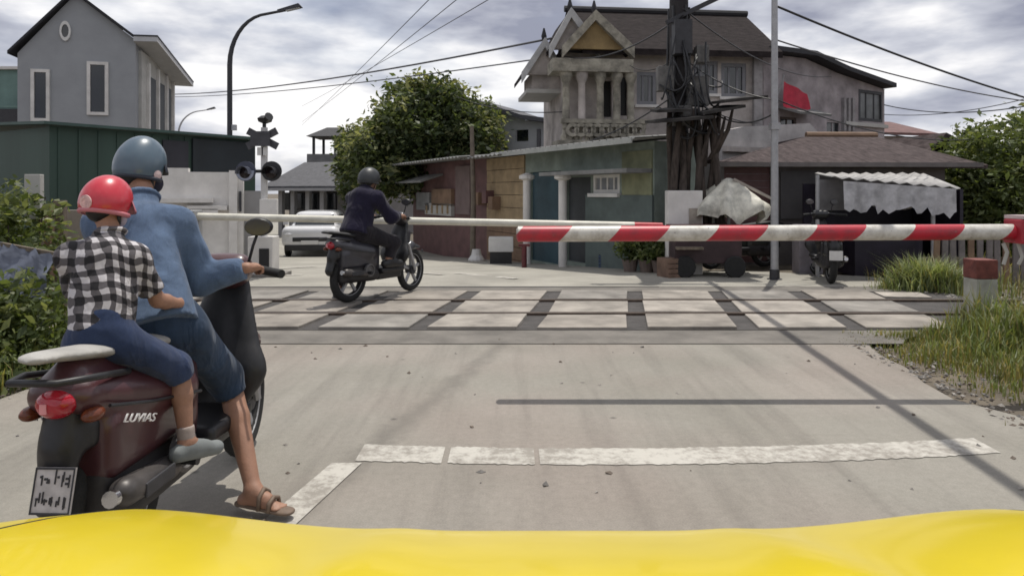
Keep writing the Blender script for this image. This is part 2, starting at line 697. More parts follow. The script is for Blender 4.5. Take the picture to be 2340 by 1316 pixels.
# ------------------------------------------------------------------ materials
def road_material():
    m, nt, b, tc = new_nodes('road_concrete', 0.85)
    v = tc.outputs['Object']
    big = noise_node(nt, v, 0.7, 5, 0.6, 0.3)
    c = ramp_node(nt, big, 0.3, 0.72, (0.205, 0.192, 0.162), (0.280, 0.263, 0.230))
    st = noise_node(nt, map_node(nt, v, (3.2, 0.22, 1), (0, 0, 0.16)), 1.5, 5, 0.65)     # worn wheel tracks along the road
    c = mix_node(nt, ramp_node(nt, st, 0.48, 0.72, (0, 0, 0), (0.42, 0.42, 0.42)), c, (0.118, 0.107, 0.093))
    sp = noise_node(nt, v, 9.0, 6, 0.75)
    c = mix_node(nt, ramp_node(nt, sp, 0.62, 0.74, (0, 0, 0), (0.45, 0.45, 0.45)), c, (0.105, 0.096, 0.085))
    tint = noise_node(nt, v, 0.45, 3, 0.5)
    c = mix_node(nt, ramp_node(nt, tint, 0.42, 0.58, (0, 0, 0), (0.8, 0.8, 0.8)), c, mix_node(nt, 1.0, c, (1.05, 0.97, 0.98), 'MULTIPLY'))
    mid = noise_node(nt, v, 27.0, 4, 0.7)
    c = mix_node(nt, 0.5, c, ramp_node(nt, mid, 0.3, 0.72, (0.78, 0.78, 0.77), (1.16, 1.16, 1.16)), 'MULTIPLY')
    fine = noise_node(nt, v, 140.0, 3, 0.7)
    c = mix_node(nt, 0.55, c, ramp_node(nt, fine, 0.25, 0.75, (0.62, 0.62, 0.62), (1.3, 1.3, 1.3)), 'MULTIPLY')
    xyz = nt.nodes.new('ShaderNodeSeparateXYZ')
    nt.links.new(v, xyz.inputs[0])
    wob = noise_node(nt, v, 5.0, 4, 0.7)
    ln = math_node(nt, 'SUBTRACT', xyz.outputs[0], math_node(nt, 'MULTIPLY', xyz.outputs[1], 0.256))
    ln = math_node(nt, 'ABSOLUTE', math_node(nt, 'ADD', math_node(nt, 'ADD', ln, 1.62), math_node(nt, 'MULTIPLY', math_node(nt, 'SUBTRACT', wob, 0.5), 0.25)))
    c = mix_node(nt, ramp_node(nt, ln, 0.0, 0.11, (0.42, 0.42, 0.42), (0, 0, 0)), c, (0.085, 0.077, 0.067))   # an old patched crack
    vr = nt.nodes.new('ShaderNodeTexVoronoi')
    vr.inputs['Scale'].default_value = 2.3
    nt.links.new(v, vr.inputs['Vector'])
    c = mix_node(nt, ramp_node(nt, vr.outputs['Distance'], 0.015, 0.06, (0.7, 0.7, 0.7), (0, 0, 0)), c, (0.055, 0.05, 0.045))   # oil drips
    nt.links.new(c, b.inputs['Base Color'])
    bp = nt.nodes.new('ShaderNodeBump')
    bp.inputs['Strength'].default_value = 0.35
    bp.inputs['Distance'].default_value = 0.006
    nt.links.new(fine, bp.inputs['Height'])
    nt.links.new(bp.outputs['Normal'], b.inputs['Normal'])
    return m


def paint_material():
    m, nt, b, tc = new_nodes('worn_white_road_paint', 0.75)
    v = tc.outputs['Object']
    n1 = noise_node(nt, v, 18.0, 8, 0.75)
    n2 = noise_node(nt, v, 2.2, 4, 0.6)
    wear = math_node(nt, 'ADD', math_node(nt, 'MULTIPLY', n1, 0.7), math_node(nt, 'MULTIPLY', n2, 0.45))
    c = mix_node(nt, ramp_node(nt, wear, 0.52, 0.66), (0.45, 0.43, 0.385), (0.25, 0.23, 0.20))
    nt.links.new(c, b.inputs['Base Color'])
    return m


def stripe_material(name, axis_scale, lean, duty, offset=0.0, dull=0.0):
    """red and white bands slanting round a barrier arm, measured along its own length (x)"""
    m, nt, b, tc = new_nodes(name, 0.42)
    xyz = nt.nodes.new('ShaderNodeSeparateXYZ')
    nt.links.new(tc.outputs['Object'], xyz.inputs[0])
    u = math_node(nt, 'ADD', math_node(nt, 'SUBTRACT', xyz.outputs[0], math_node(nt, 'MULTIPLY', xyz.outputs[2], lean)), offset)
    fr = math_node(nt, 'FRACT', math_node(nt, 'DIVIDE', u, axis_scale))
    isred = math_node(nt, 'LESS_THAN', fr, duty)
    dirt = noise_node(nt, tc.outputs['Object'], 11.0, 7, 0.7)
    red = mix_node(nt, ramp_node(nt, dirt, 0.4, 0.75), (0.46, 0.016, 0.035), (0.24, 0.03, 0.04))
    wht = mix_node(nt, ramp_node(nt, dirt, 0.42, 0.75), (0.60, 0.58, 0.53), (0.30, 0.27, 0.23))
    c = mix_node(nt, isred, wht, red)
    chip = noise_node(nt, tc.outputs['Object'], 46.0, 5, 0.7)
    c = mix_node(nt, ramp_node(nt, chip, 0.66, 0.70), c, (0.16, 0.13, 0.11))
    nt.links.new(c, b.inputs['Base Color'])
    return m


def plaid_material():
    m, nt, b, tc = new_nodes('black_and_white_check_cloth', 0.9)
    xyz = nt.nodes.new('ShaderNodeSeparateXYZ')
    nt.links.new(tc.outputs['Object'], xyz.inputs[0])
    wob = noise_node(nt, tc.outputs['Object'], 7.0, 3, 0.5)
    wv = math_node(nt, 'MULTIPLY', wob, 0.10)

    def band(src, per, off):
        f = math_node(nt, 'FRACT', math_node(nt, 'DIVIDE', math_node(nt, 'ADD', src, off), per))
        return math_node(nt, 'LESS_THAN', f, 0.5)
    a = band(math_node(nt, 'ADD', math_node(nt, 'ADD', xyz.outputs[0], math_node(nt, 'MULTIPLY', xyz.outputs[1], 0.9)), wv), 0.052, 0.0)
    c2 = band(math_node(nt, 'ADD', math_node(nt, 'ADD', xyz.outputs[2], math_node(nt, 'MULTIPLY', xyz.outputs[1], 0.25)), wv), 0.049, 0.01)
    s = math_node(nt, 'MULTIPLY', math_node(nt, 'ADD', a, c2), 0.5)
    n = nt.nodes.new('ShaderNodeValToRGB')
    n.color_ramp.interpolation = 'CONSTANT'
    n.color_ramp.elements[0].position = 0.0
    n.color_ramp.elements[0].color = (0.50, 0.48, 0.50, 1)
    n.color_ramp.elements[1].position = 0.75
    n.color_ramp.elements[1].color = (0.012, 0.011, 0.014, 1)
    e = n.color_ramp.elements.new(0.3)
    e.color = (0.10, 0.092, 0.10, 1)
    nt.links.new(s, n.inputs['Fac'])
    nt.links.new(n.outputs['Color'], b.inputs['Base Color'])
    fd_ = noise_node(nt, map_node(nt, tc.outputs['Object'], (1, 1, 0.5), (0.3, 0.5, 0.2)), 8.0, 3, 0.45, 1.6)
    bp = nt.nodes.new('ShaderNodeBump')
    bp.inputs['Strength'].default_value = 0.9
    bp.inputs['Distance'].default_value = 0.03
    nt.links.new(fd_, bp.inputs['Height'])
    nt.links.new(bp.outputs['Normal'], b.inputs['Normal'])
    return m


ROAD = road_material()
PAINT = paint_material()
ASPHALT = mat('asphalt', (0.060, 0.055, 0.053), 0.9, 0.3, 5.0, 0.5, 160.0)
ASPH_PALE = mat('dusty_asphalt', (0.150, 0.138, 0.122), 0.9, 0.26, 3.0, 0.4, 150.0)
SLABS = [mat('crossing_concrete_%s' % n, c, 0.85, 0.36, 2.2, 0.4, 90.0) for n, c in
         (('pale', (0.262, 0.238, 0.208)), ('grey', (0.215, 0.20, 0.18)), ('dusty', (0.30, 0.272, 0.238)), ('warm', (0.24, 0.216, 0.188)))]
DIRT = mat('dirt', (0.12, 0.10, 0.075), 0.95, 0.35, 2.5, 0.8, 45.0)
STEEL = mat('rail_steel', (0.10, 0.075, 0.06), 0.5, 0.3, 20.0, 0.2, 80.0, metal=0.6)
GALV = mat('galvanised_steel', (0.36, 0.36, 0.37), 0.5, 0.12, 14.0, metal=0.35)
DARKMETAL = mat('dark_metal', (0.03, 0.03, 0.035), 0.55, 0.25, 15.0)
BLACKPL = mat('black_plastic', (0.014, 0.014, 0.016), 0.45, 0.25, 30.0)
RUBBER = mat('tyre_rubber', (0.016, 0.016, 0.016), 0.85, 0.25, 40.0, 0.3, 120.0)
CHROME = mat('polished_metal', (0.55, 0.55, 0.55), 0.22, 0.06, 20.0, metal=1.0)
GLASS = mat('dark_window_glass', (0.012, 0.015, 0.018), 0.12, 0.2, 2.0, spec=0.8)
WHITEP = mat('white_paint', (0.62, 0.61, 0.59), 0.6, 0.10, 4.0)
WHITEW = mat('whitewashed_plaster', (0.62, 0.60, 0.575), 0.85, 0.14, 2.2, 0.3, 40.0)
REDP = mat('red_paint', (0.42, 0.02, 0.03), 0.5, 0.2, 8.0)
WOOD = mat('weathered_wood', (0.15, 0.12, 0.09), 0.85, 0.3, 6.0, 0.5, 50.0, stretch=(4, 4, 0.6))
BARK = mat('bark', (0.060, 0.047, 0.040), 0.95, 0.45, 9.0, 1.0, 26.0, stretch=(2.5, 2.5, 0.6))
SKIN = mat('skin', (0.30, 0.16, 0.105), 0.6, 0.13, 14.0, 0.15, 150.0)
YELLOW = mat('yellow_car_paint', (0.68, 0.53, 0.010), 0.28, 0.05, 3.0, coat=0.35, spec=0.35)

GREENS_TREE = [leaf_mat('mango_leaf_' + n, c) for n, c in (('dark', (0.045, 0.066, 0.026)), ('mid', (0.105, 0.135, 0.052)), ('light', (0.235, 0.25, 0.125)))]
GREENS_BUSH = [leaf_mat('bush_leaf_' + n, c) for n, c in (('dark', (0.055, 0.078, 0.024)), ('mid', (0.110, 0.145, 0.045)), ('light', (0.20, 0.23, 0.095)))]
GREENS_GRASS = [leaf_mat('grass_' + n, c) for n, c in (('olive', (0.185, 0.175, 0.060)), ('green', (0.14, 0.18, 0.062)), ('straw', (0.32, 0.27, 0.13)), ('pale', (0.24, 0.28, 0.15)))]


# ------------------------------------------------------------------ the setting: ground, roads, crossing, track
def grid_sheet(name, xs_of_row, ys, z_of, m, kind='structure', label=None):
    b = MB()
    n = len(xs_of_row(ys[0]))
    vs = [(x, y, z_of(x, y)) for y in ys for x in xs_of_row(y)]
    fs = [(j * n + i, j * n + i + 1, (j + 1) * n + i + 1, (j + 1) * n + i) for j in range(len(ys) - 1) for i in range(n - 1)]
    b.add(vs, fs)
    o = b.build(name, m)
    for f in o.data.polygons:
        if f.normal.z < 0:
            o.data.flip_normals()
            break
    return tag(o, label=label, kind=kind)


gx = [-700, -300, -120, -60, -30, -20, -14, -10, -7, -5, -3, -1, 1.5, 2, 2.5, 3, 3.5, 4, 4.5, 6, 8, 12, 20, 40, 100, 300, 700]
gy = [-60, -20, -6, 0, 3, 6, 8, 10, 10.8, 12, 14, 16, 18, 20, 20.8, 25, 32, 45, 70, 120, 300, 900]
grid_sheet('ground', lambda y: gx, gy, lambda x, y: gz(x, y) - 0.035, DIRT)


def road_edges(y):
    w = 0.05 * math.sin(y * 2.3) + 0.03 * math.sin(y * 5.1 + 1)
    return [-3.25 + w + 0.02 * y + (x / 8.0) * (6.08 + w + 0.03 * math.sin(y * 3.7)) for x in range(9)]


grid_sheet('road', road_edges, [-14, -8, -4, -2, 0, 1, 1.5, 2, 2.5, 3, 3.5, 4, 4.4, 4.8, 5.2, 5.6, 6.04], lambda x, y: 0.0, ROAD)
far_rows = [(9.5, -5.0, 6.3), (10.2, -5.3, 6.0), (10.8, -5.6, 5.4), (11.4, -5.9, 4.2), (12, -6.1, 2.9), (14, -6.6, 1.9), (16, -7.1, 0.9), (18, -7.7, -0.1), (20, -8.4, -1.1), (20.8, -8.7, -1.5), (24, -9.9, -3.0), (30, -12.5, -6.2), (40, -17, -11), (60, -27, -20)]


def far_x(y):
    for i in range(len(far_rows) - 1):
        a, b = far_rows[i], far_rows[i + 1]
        if a[0] <= y <= b[0]:
            t = (y - a[0]) / (b[0] - a[0])
            l, r = a[1] + (b[1] - a[1]) * t, a[2] + (b[2] - a[2]) * t
            return [l + (r - l) * i / 10 for i in range(11)]


ROADFAR = mat('pale_dusty_concrete', (0.29, 0.275, 0.238), 0.85, 0.2, 0.8, 0.3, 120.0)
grid_sheet('road_beyond_crossing', far_x, [r[0] for r in far_rows], lambda x, y: gz(x, y) + 0.012, ROADFAR)
grid_sheet('asphalt_strip', lambda y: [-4.6 + 0.4 * math.sin(y), -2, 0, 2, 3.6 + 0.25 * math.sin(y * 6)], [6.0, 6.2, 6.4, 6.62], lambda x, y: 0.006, ASPH_PALE)
grid_sheet('crossing_bed', lambda y: [-4.9, -2, 0, 2, 5.6], [6.58, 7.5, 8.4, 9.2], lambda x, y: 0.010, ASPHALT)
grid_sheet('crossing_far_strip', lambda y: [-4.9, -2, 0, 2, 5.9], [9.1, 9.3, 9.58], lambda x, y: 0.016, ASPH_PALE)

cross = tag(empty('level_crossing', (0, 7.8, 0)), 'concrete panel railway crossing set between the rails', kind='structure')
SK = 0.16
rows = [(6.60, 7.30), (7.45, 8.20), (8.36, 9.10)]


def strip_x(i, y):
    return -0.885 + 1.035 * (i - 1) + SK * (y - 6.6)


rp = random.Random(3)
for i in range(-3, 6):
    for y0, y1 in rows:
        top = 0.034 + rp.uniform(-0.006, 0.006)
        g = 0.095
        o = MB()
        w0, w1, w2, w3 = (rp.uniform(-0.012, 0.012) for _ in range(4))
        pts = [(strip_x(i, y0) + g + w0, y0 + w1), (strip_x(i + 1, y0) - g + w2, y0 + w3), (strip_x(i + 1, y1) - g + w0, y1 - w2), (strip_x(i, y1) + g + w3, y1 + w0)]
        o.prism([(x, y - 7.8) for x, y in pts], -0.05, top, 'z')
        o.build('panel', rp.choice(SLABS), cross, bevel=0.008)
for y in (7.375, 8.28):
    m = MB()
    m.box(-40, 40, y - 0.033 - 7.8, y + 0.033 - 7.8, -0.02, 0.036)
    m.box(-40, 40, y - 0.06 - 7.8, y + 0.06 - 7.8, -0.10, -0.06)
    m.box(-40, 40, y - 0.01 - 7.8, y + 0.01 - 7.8, -0.06, -0.02)
    m.build('rail', STEEL, cross)


def stones(name, spots, smin, smax, mats, parent=None, seed=1):
    rg = random.Random(seed)
    b = MB()
    for x, y, z in spots:
        s = rg.uniform(smin, smax)
        M = Matrix.Translation((x, y, z)) @ Matrix.Rotation(rg.uniform(0, 6.3), 4, 'Z') @ Matrix.Rotation(rg.uniform(-0.6, 0.6), 4, 'X')
        b.cur = rg.randrange(len(mats))
        vs = [M @ Vector((sx * s * rg.uniform(0.6, 1.1), sy * s * rg.uniform(0.6, 1.1), sz * s * rg.uniform(0.4, 0.75))) for sx, sy, sz in
              ((1, 0, 0), (-1, 0, 0), (0, 1, 0), (0, -1, 0), (0, 0, 1), (0, 0, -1))]
        b.add(vs, [(0, 2, 4), (2, 1, 4), (1, 3, 4), (3, 0, 4), (2, 0, 5), (1, 2, 5), (3, 1, 5), (0, 3, 5)])
    return b.build(name, mats, parent)


STONES = [mat('ballast_' + n, c, 0.9, 0.2, 20.0) for n, c in (('grey', (0.16, 0.15, 0.14)), ('brown', (0.13, 0.105, 0.085)), ('pale', (0.28, 0.26, 0.235)))]
sp = []
for _ in range(2600):
    side = random.random() < 0.6
    x = random.uniform(5.3, 14) if side else random.uniform(-13, -4.8)
    y = random.gauss(7.83, 0.75)
    sp.append((x, y, -0.02 + 0.03 * random.random()))
tag(stones('ballast', sp, 0.025, 0.06, STONES, seed=4), 'loose grey ballast stones along the railway line', 'ballast', kind='stuff')
for k in range(14):
    for side in (5.7, -5.3):
        x = side + (0.62 * k if side > 0 else -0.62 * k)
        MB().box(x - 0.11, x + 0.11, 6.9 - 7.8, 8.75 - 7.8, -0.16, -0.07).build('sleeper', SLABS[1], cross)
sp = []
for _ in range(420):
    y = random.uniform(2.6, 6.3)
    sp.append((2.72 + 0.02 * y + abs(random.gauss(0, 0.22)), y, 0.0))
for _ in range(160):
    sp.append((-3.25 + 0.02 * 4 - abs(random.gauss(0, 0.2)), random.uniform(3.5, 6.3), 0.0))
for _ in range(90):
    sp.append((random.uniform(-3, 2.7), random.uniform(2.5, 6.2), 0.002))
tag(stones('gravel', [s for s in sp if random.random() < 0.9 or abs(s[0]) > 2.5], 0.006, 0.026, STONES, seed=9), 'crumbled gravel along the broken edge of the road', 'gravel', kind='stuff')


# painted markings
def strip(name, pts, z=0.0035, m=PAINT):
    b = MB()
    vs, fs = [], []
    for (x, ya, yb) in pts:
        vs += [(x, ya, z), (x, yb, z)]
    for i in range(len(pts) - 1):
        fs.append((2 * i, 2 * i + 2, 2 * i + 3, 2 * i + 1))
    b.add(vs, fs)
    o = b.build(name, m)
    if o.data.polygons[0].normal.z < 0:
        o.data.flip_normals()
    return tag(o, kind='structure')


def stop_y(x):
    t = (x + 0.75) / 3.2
    mid = 3.50 - 0.24 * t * (1 - t) * 1.6 + 0.10 * t
    return mid - 0.105, mid + 0.105


for seg in ((-0.76, -0.34), (-0.31, 0.11), (0.135, 2.44)):
    n = int(12 + 34 * (seg[1] - seg[0]))
    pts = []
    for i in range(n + 1):
        x = seg[0] + (seg[1] - seg[0]) * i / n
        ya, yb = stop_y(x)
        pts.append((x, ya + rp.uniform(-0.010, 0.006), yb + rp.uniform(-0.006, 0.010)))
    strip('stop_line', pts)
b = MB()
vs = []
for y in (3.36, 3.0, 2.6, 2.0, 1.2, 0.2):
    x = -0.735 - 0.2 * (3.65 - y)
    vs += [(x - 0.072, y, 0.005), (x + 0.072, y, 0.005)]
b.add(vs, [(2 * i, 2 * i + 1, 2 * i + 3, 2 * i + 2) for i in range(5)])
o = tag(b.build('lane_line', PAINT), kind='structure')
if o.data.polygons[0].normal.z < 0:
    o.data.flip_normals()
for a, c in (((880, 606), (1010, 628)), ((1040, 621), (1180, 640)), ((590, 634), (690, 629)), ((640, 600), (720, 590))):
    pa = [at(a[0], a[1], 2080 / (a[1] - 440)), at(c[0], c[1], 2080 / (c[1] - 440))]
    for p in pa:
        p.z = gz(p.x, p.y) + 0.024
    d = (pa[1] - pa[0]).normalized().cross(Vector((0, 0, 1))) * 0.06
    o = tag(MB().quad(pa[0] - d, pa[0] + d, pa[1] + d, pa[1] - d).build('lane_line', PAINT), kind='structure')
    if o.data.polygons[0].normal.z < 0:
        o.data.flip_normals()


# ------------------------------------------------------------------ vegetation
def leaf_cloud(name, spots, size, mats, parent=None, seed=1, droop=0.3, aspect=0.45):
    """one mesh of leaf-shaped faces; spots is an (n, 4) array: x, y, z and material index"""
    rg = np.random.default_rng(seed)
    P = spots[:, :3]
    n = len(P)
    d = rg.normal(size=(n, 3))
    d[:, 2] = d[:, 2] * 0.6 - droop
    d /= np.linalg.norm(d, axis=1)[:, None]
    u = np.cross(d, rg.normal(size=(n, 3)))
    u /= np.linalg.norm(u, axis=1)[:, None] + 1e-9
    w = np.cross(d, u)
    L = size * (0.4 + 1.15 * rg.random(n) ** 1.6)[:, None]
    W = L * aspect * 0.5
    V = np.stack([P, P + d * L * 0.45 + u * W + w * L * 0.06, P + d * L, P + d * L * 0.45 - u * W + w * L * 0.06], 1).reshape(-1, 3)
    me = bpy.data.meshes.new(name)
    me.vertices.add(4 * n)
    me.vertices.foreach_set('co', V.astype(np.float32).ravel())
    me.loops.add(4 * n)
    me.loops.foreach_set('vertex_index', np.arange(4 * n, dtype=np.int32))
    me.polygons.add(n)
    me.polygons.foreach_set('loop_start', np.arange(0, 4 * n, 4, dtype=np.int32))
    for m in mats:
        me.materials.append(m)
    me.polygons.foreach_set('material_index', spots[:, 3].astype(np.int32))
    me.update()
    me.validate()
    o = bpy.data.objects.new(name, me)
    COL.objects.link(o)
    o.parent = parent
    return o


def crown_spots(lobes, per, clump_r, nclump, seed):
    """lobes: (centre, radii); leaf clumps sit mostly near each lobe's skin, so that the sky shows between them"""
    rg = np.random.default_rng(seed)
    out = []
    for c, r in lobes:
        for _ in range(int(nclump * r[0] * r[2])):
            d = rg.normal(size=3)
            d /= np.linalg.norm(d)
            q = np.array(c) + d * np.array(r) * (0.45 + 0.55 * rg.random() ** 0.5) * rg.uniform(0.85, 1.12)
            k = per
            pts = q + rg.normal(size=(k, 3)) * clump_r * np.array([1, 1, 0.7])
            out.append(np.column_stack([pts, np.full(k, rg.choice(3, p=[0.30, 0.40, 0.30]))]))
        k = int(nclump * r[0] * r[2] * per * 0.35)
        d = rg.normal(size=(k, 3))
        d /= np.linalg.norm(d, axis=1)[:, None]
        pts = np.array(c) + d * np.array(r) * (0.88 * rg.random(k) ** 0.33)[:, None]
        out.append(np.column_stack([pts, rg.choice(2, size=k)]))  # inner fill keeps to darker greens, the crown's inner shade put into colour
    return np.concatenate(out)


def tree(name, label, base, lobes, trunk_r, leaf, per, clump_r, nclump, mats, seed, cat='tree', group=None):
    root = tag(empty(name, base), label, cat, group)
    rg = random.Random(seed)
    B = Vector(base)
    m = MB()
    top = Vector(lobes[0][0]) - B
    m.tube([(0, 0, -0.1), (top.x * 0.15, top.y * 0.1, top.z * 0.3), (top.x * 0.5, top.y * 0.5, top.z * 0.65), (top.x, top.y, top.z * 1.02)], [trunk_r * 1.3, trunk_r, trunk_r * 0.75, trunk_r * 0.3], 9)
    for c, r in lobes:
        e = Vector(c) - B
        for _ in range(4):
            d = Vector((rg.uniform(-1, 1) * r[0], rg.uniform(-1, 1) * r[1], rg.uniform(-0.3, 0.9) * r[2])) * 0.75
            s = Vector((top.x * 0.4, top.y * 0.4, top.z * rg.uniform(0.45, 0.7)))
            m.tube([s, s.lerp(e + d, 0.5) + Vector((0, 0, 0.15)), e + d], [trunk_r * 0.42, trunk_r * 0.26, trunk_r * 0.08], 6)
    m.build('trunk', BARK, root, smooth='all')
    sp = crown_spots([((Vector(c) - B)[:], r) for c, r in lobes], per, clump_r, nclump, seed)
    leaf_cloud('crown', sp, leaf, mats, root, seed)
    return root


p = at(975, 300, 24)
tree('mango_tree', 'big round dark green mango tree behind the maroon shop', (p.x, 24, -0.6),
     [((p.x, 24, 3.5), (2.2, 1.9, 1.75)), ((p.x + 1.4, 24, 3.0), (1.35, 1.4, 1.45)), ((p.x - 1.3, 23.6, 2.5), (1.5, 1.4, 1.3)), ((p.x + 0.3, 23.4, 2.0), (2.0, 1.2, 0.9)), ((p.x + 0.1, 24.2, 4.6), (1.1, 1.1, 0.75))],
     0.22, 0.21, 24, 0.17, 120, GREENS_TREE, 5)
p = at(808, 330, 27)
tree('leafy_tree', 'small dark tree beside the rooftop pavilion', (p.x, 27, -0.6),
     [((p.x, 27, 2.7), (0.75, 0.75, 1.3)), ((p.x + 0.4, 27, 1.5), (0.9, 0.8, 1.0))], 0.12, 0.17, 22, 0.13, 200, GREENS_TREE, 6)
p = at(1095, 265, 27)
tree('leafy_tree', 'slim tree poking up between the round tree and the pale gabled house', (p.x, 27, -0.6),
     [((p.x, 27, 3.2), (0.95, 0.8, 1.35)), ((p.x + 0.3, 27, 2.0), (1.0, 0.8, 1.1))], 0.12, 0.17, 22, 0.14, 170, GREENS_TREE, 8)
p = at(2275, 400, 14)
tree('leafy_tree', 'bushy bright green tree beside the tarpaulin stall', (p.x, 14, 0),
     [((p.x, 14, 1.85), (1.15, 1.0, 0.95)), ((p.x + 0.95, 14, 1.3), (1.0, 1.0, 1.1)), ((p.x - 0.3, 13.7, 1.25), (0.7, 0.8, 0.7)), ((p.x + 0.1, 13.6, 0.5), (1.3, 0.8, 0.6))],
     0.11, 0.13, 22, 0.11, 260, [GREENS_TREE[1], GREENS_BUSH[1], GREENS_BUSH[2]], 12)
p = at(2345, 245, 20)
tree('leafy_tree', 'dark tree tip rising behind the bushy tree at the edge', (p.x + 0.7, 20, 0),
     [((p.x + 0.7, 20, 3.4), (0.9, 0.8, 0.7)), ((p.x + 1.0, 20, 2.2), (1.1, 1, 1))], 0.11, 0.22, 18, 0.2, 80, GREENS_TREE, 13)


def bush(name, label, lobes, leaf, per, clump_r, nclump, mats, seed, stems=8):
    base = Vector((sum(c[0] for c, r in lobes) / len(lobes), sum(c[1] for c, r in lobes) / len(lobes), 0))
    root = tag(empty(name, base), label, 'bush')
    m = MB()
    rg = random.Random(seed)
    for _ in range(stems):
        c, r = rg.choice(lobes)
        e = Vector(c) - base + Vector((rg.uniform(-0.6, 0.6) * r[0], rg.uniform(-0.6, 0.6) * r[1], rg.uniform(0, 0.8) * r[2]))
        s = Vector((e.x * 0.7 + rg.uniform(-0.1, 0.1), e.y * 0.7, -0.02))
        MB().tube([s, s.lerp(e, 0.5) + Vector((rg.uniform(-0.05, 0.05), 0, 0)), e], [0.014, 0.010, 0.004], 5).build('stem', BARK, root)
    sp = crown_spots([((Vector(c) - base)[:], r) for c, r in lobes], per, clump_r, nclump, seed)
    sp = sp[sp[:, 2] > 0.0]
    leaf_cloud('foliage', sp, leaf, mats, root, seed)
    return root


bush('hedge_bush', 'low weedy bush at the road edge behind the maroon scooter',
     [((-3.95, 5.0, 0.28), (0.6, 0.45, 0.42)), ((-3.55, 5.2, 0.30), (0.45, 0.4, 0.40)), ((-4.6, 5.2, 0.4), (0.6, 0.5, 0.5)), ((-3.75, 4.75, 0.12), (0.5, 0.35, 0.2))],
     0.085, 16, 0.075, 430, GREENS_BUSH, 21)
bush('hedge_bush', 'tall leafy shrub beside the white meter board',
     [((-4.45, 6.2, 0.95), (0.5, 0.4, 0.42)), ((-4.95, 6.3, 0.85), (0.55, 0.4, 0.5)), ((-4.6, 6.2, 0.4), (0.6, 0.4, 0.5))],
     0.09, 16, 0.08, 330, GREENS_BUSH, 22)

def blades(name, spots, mats, label, seed, lean=0.35):
    rg = np.random.default_rng(seed)
    P = spots[:, :3]
    h = spots[:, 3][:, None]
    n = len(P)
    a = rg.random(n) * 6.283
    d = np.stack([np.cos(a), np.sin(a), np.zeros(n)], 1)
    t = np.stack([-np.sin(a), np.cos(a), np.zeros(n)], 1)
    w = (0.004 + 0.006 * rg.random(n))[:, None] * (0.5 + np.minimum(h, 0.4) * 1.3)
    le = lean * rg.random(n)[:, None] * h
    up = np.array([0, 0, 1.0])
    mid = P + up * h * 0.55 + d * le * 0.35
    tip = P + up * h * (0.95 - 0.2 * rg.random(n)[:, None]) + d * le * 1.5
    V = np.stack([P - t * w, P + t * w, mid + t * w * 0.75, mid - t * w * 0.75, tip], 1).reshape(-1, 3)
    me = bpy.data.meshes.new(name)
    o5 = np.arange(n)[:, None] * 5
    q = (o5 + np.array([[0, 1, 2, 3]]))
    tr = (o5 + np.array([[3, 2, 4]]))
    me.from_pydata(V.tolist(), [], q.tolist() + tr.tolist())
    for m in mats:
        me.materials.append(m)
    mi = spots[:, 4].astype(np.int32)
    me.polygons.foreach_set('material_index', np.concatenate([mi, mi]))
    o = bpy.data.objects.new(name, me)
    COL.objects.link(o)
    return tag(o, label, 'grass', kind='stuff')


rg = np.random.default_rng(31)
sp = []
while len(sp) < 42000:
    x, y = rg.uniform(2.75, 8.5), rg.uniform(3.0, 6.5)
    edge = 3.02 - 0.05 * (y - 4) + 0.13 * math.sin(y * 3.1) + 0.08 * math.sin(y * 7.7)
    if x < edge and rg.random() > 0.04:
        continue
    if x < edge + 0.35 and rg.random() > 0.45:
        continue
    f = min(max((x - edge) / 1.2, 0), 1)
    clump = 0.5 + 0.5 * math.sin(x * 5.3 + 1.3 * math.sin(y * 4.1)) * math.sin(y * 5.9 + x)
    hgt = (0.05 + 0.15 * f + 0.30 * max(0, x - 3.7) * min(1, 1)) * (0.5 + 0.9 * clump) * rg.uniform(0.5, 1.2)
    hgt = min(hgt, 0.95)
    mi = rg.choice(4, p=[0.38, 0.34, 0.16, 0.12]) if f < 0.7 else rg.choice(4, p=[0.22, 0.50, 0.06, 0.22])
    sp.append((x, y, -0.03, hgt, mi))
blades('grass', np.array(sp), GREENS_GRASS, 'rough olive grass and weeds growing along the road edge', 32)
sp = []
while len(sp) < 7000:
    x, y = rg.uniform(-7.5, -3.2), rg.uniform(4.4, 6.6)
    if x > -3.25 + 0.12 * math.sin(y * 4):
        continue
    sp.append((x, y, -0.03, rg.uniform(0.1, 0.45) * min(1, (-3.0 - x) * 1.2 + 0.3), rg.choice(4, p=[0.25, 0.5, 0.1, 0.15])))
blades('grass', np.array(sp), GREENS_GRASS, 'green weeds under the bush behind the maroon scooter', 33)
sp = []
while len(sp) < 4200:
    x, y = rg.uniform(4.9, 12), rg.uniform(6.5, 11.5)
    if x < 5.3 + 0.25 * math.sin(y * 2.4):
        continue
    sp.append((x, y, -0.03, rg.uniform(0.05, 0.3) * (1 + 0.25 * (x - 5)), rg.choice(4, p=[0.35, 0.35, 0.12, 0.18])))
blades('grass', np.array(sp), GREENS_GRASS, 'thin grass growing over the railway line beside the crossing', 34)
sp = []
while len(sp) < 2600:
    x, y = rg.normal(5.55, 0.30), rg.normal(9.35, 0.16)
    q = ((x - 5.55) / 0.6) ** 2
    sp.append((x, y, -0.03, rg.uniform(0.15, 0.62) * max(0.25, 1 - 0.6 * q), rg.choice(4, p=[0.12, 0.33, 0.05, 0.5])))
blades('grass', np.array(sp), GREENS_GRASS, 'tall pale feathery grass tuft before the wooden picket fence', 35, lean=0.7)


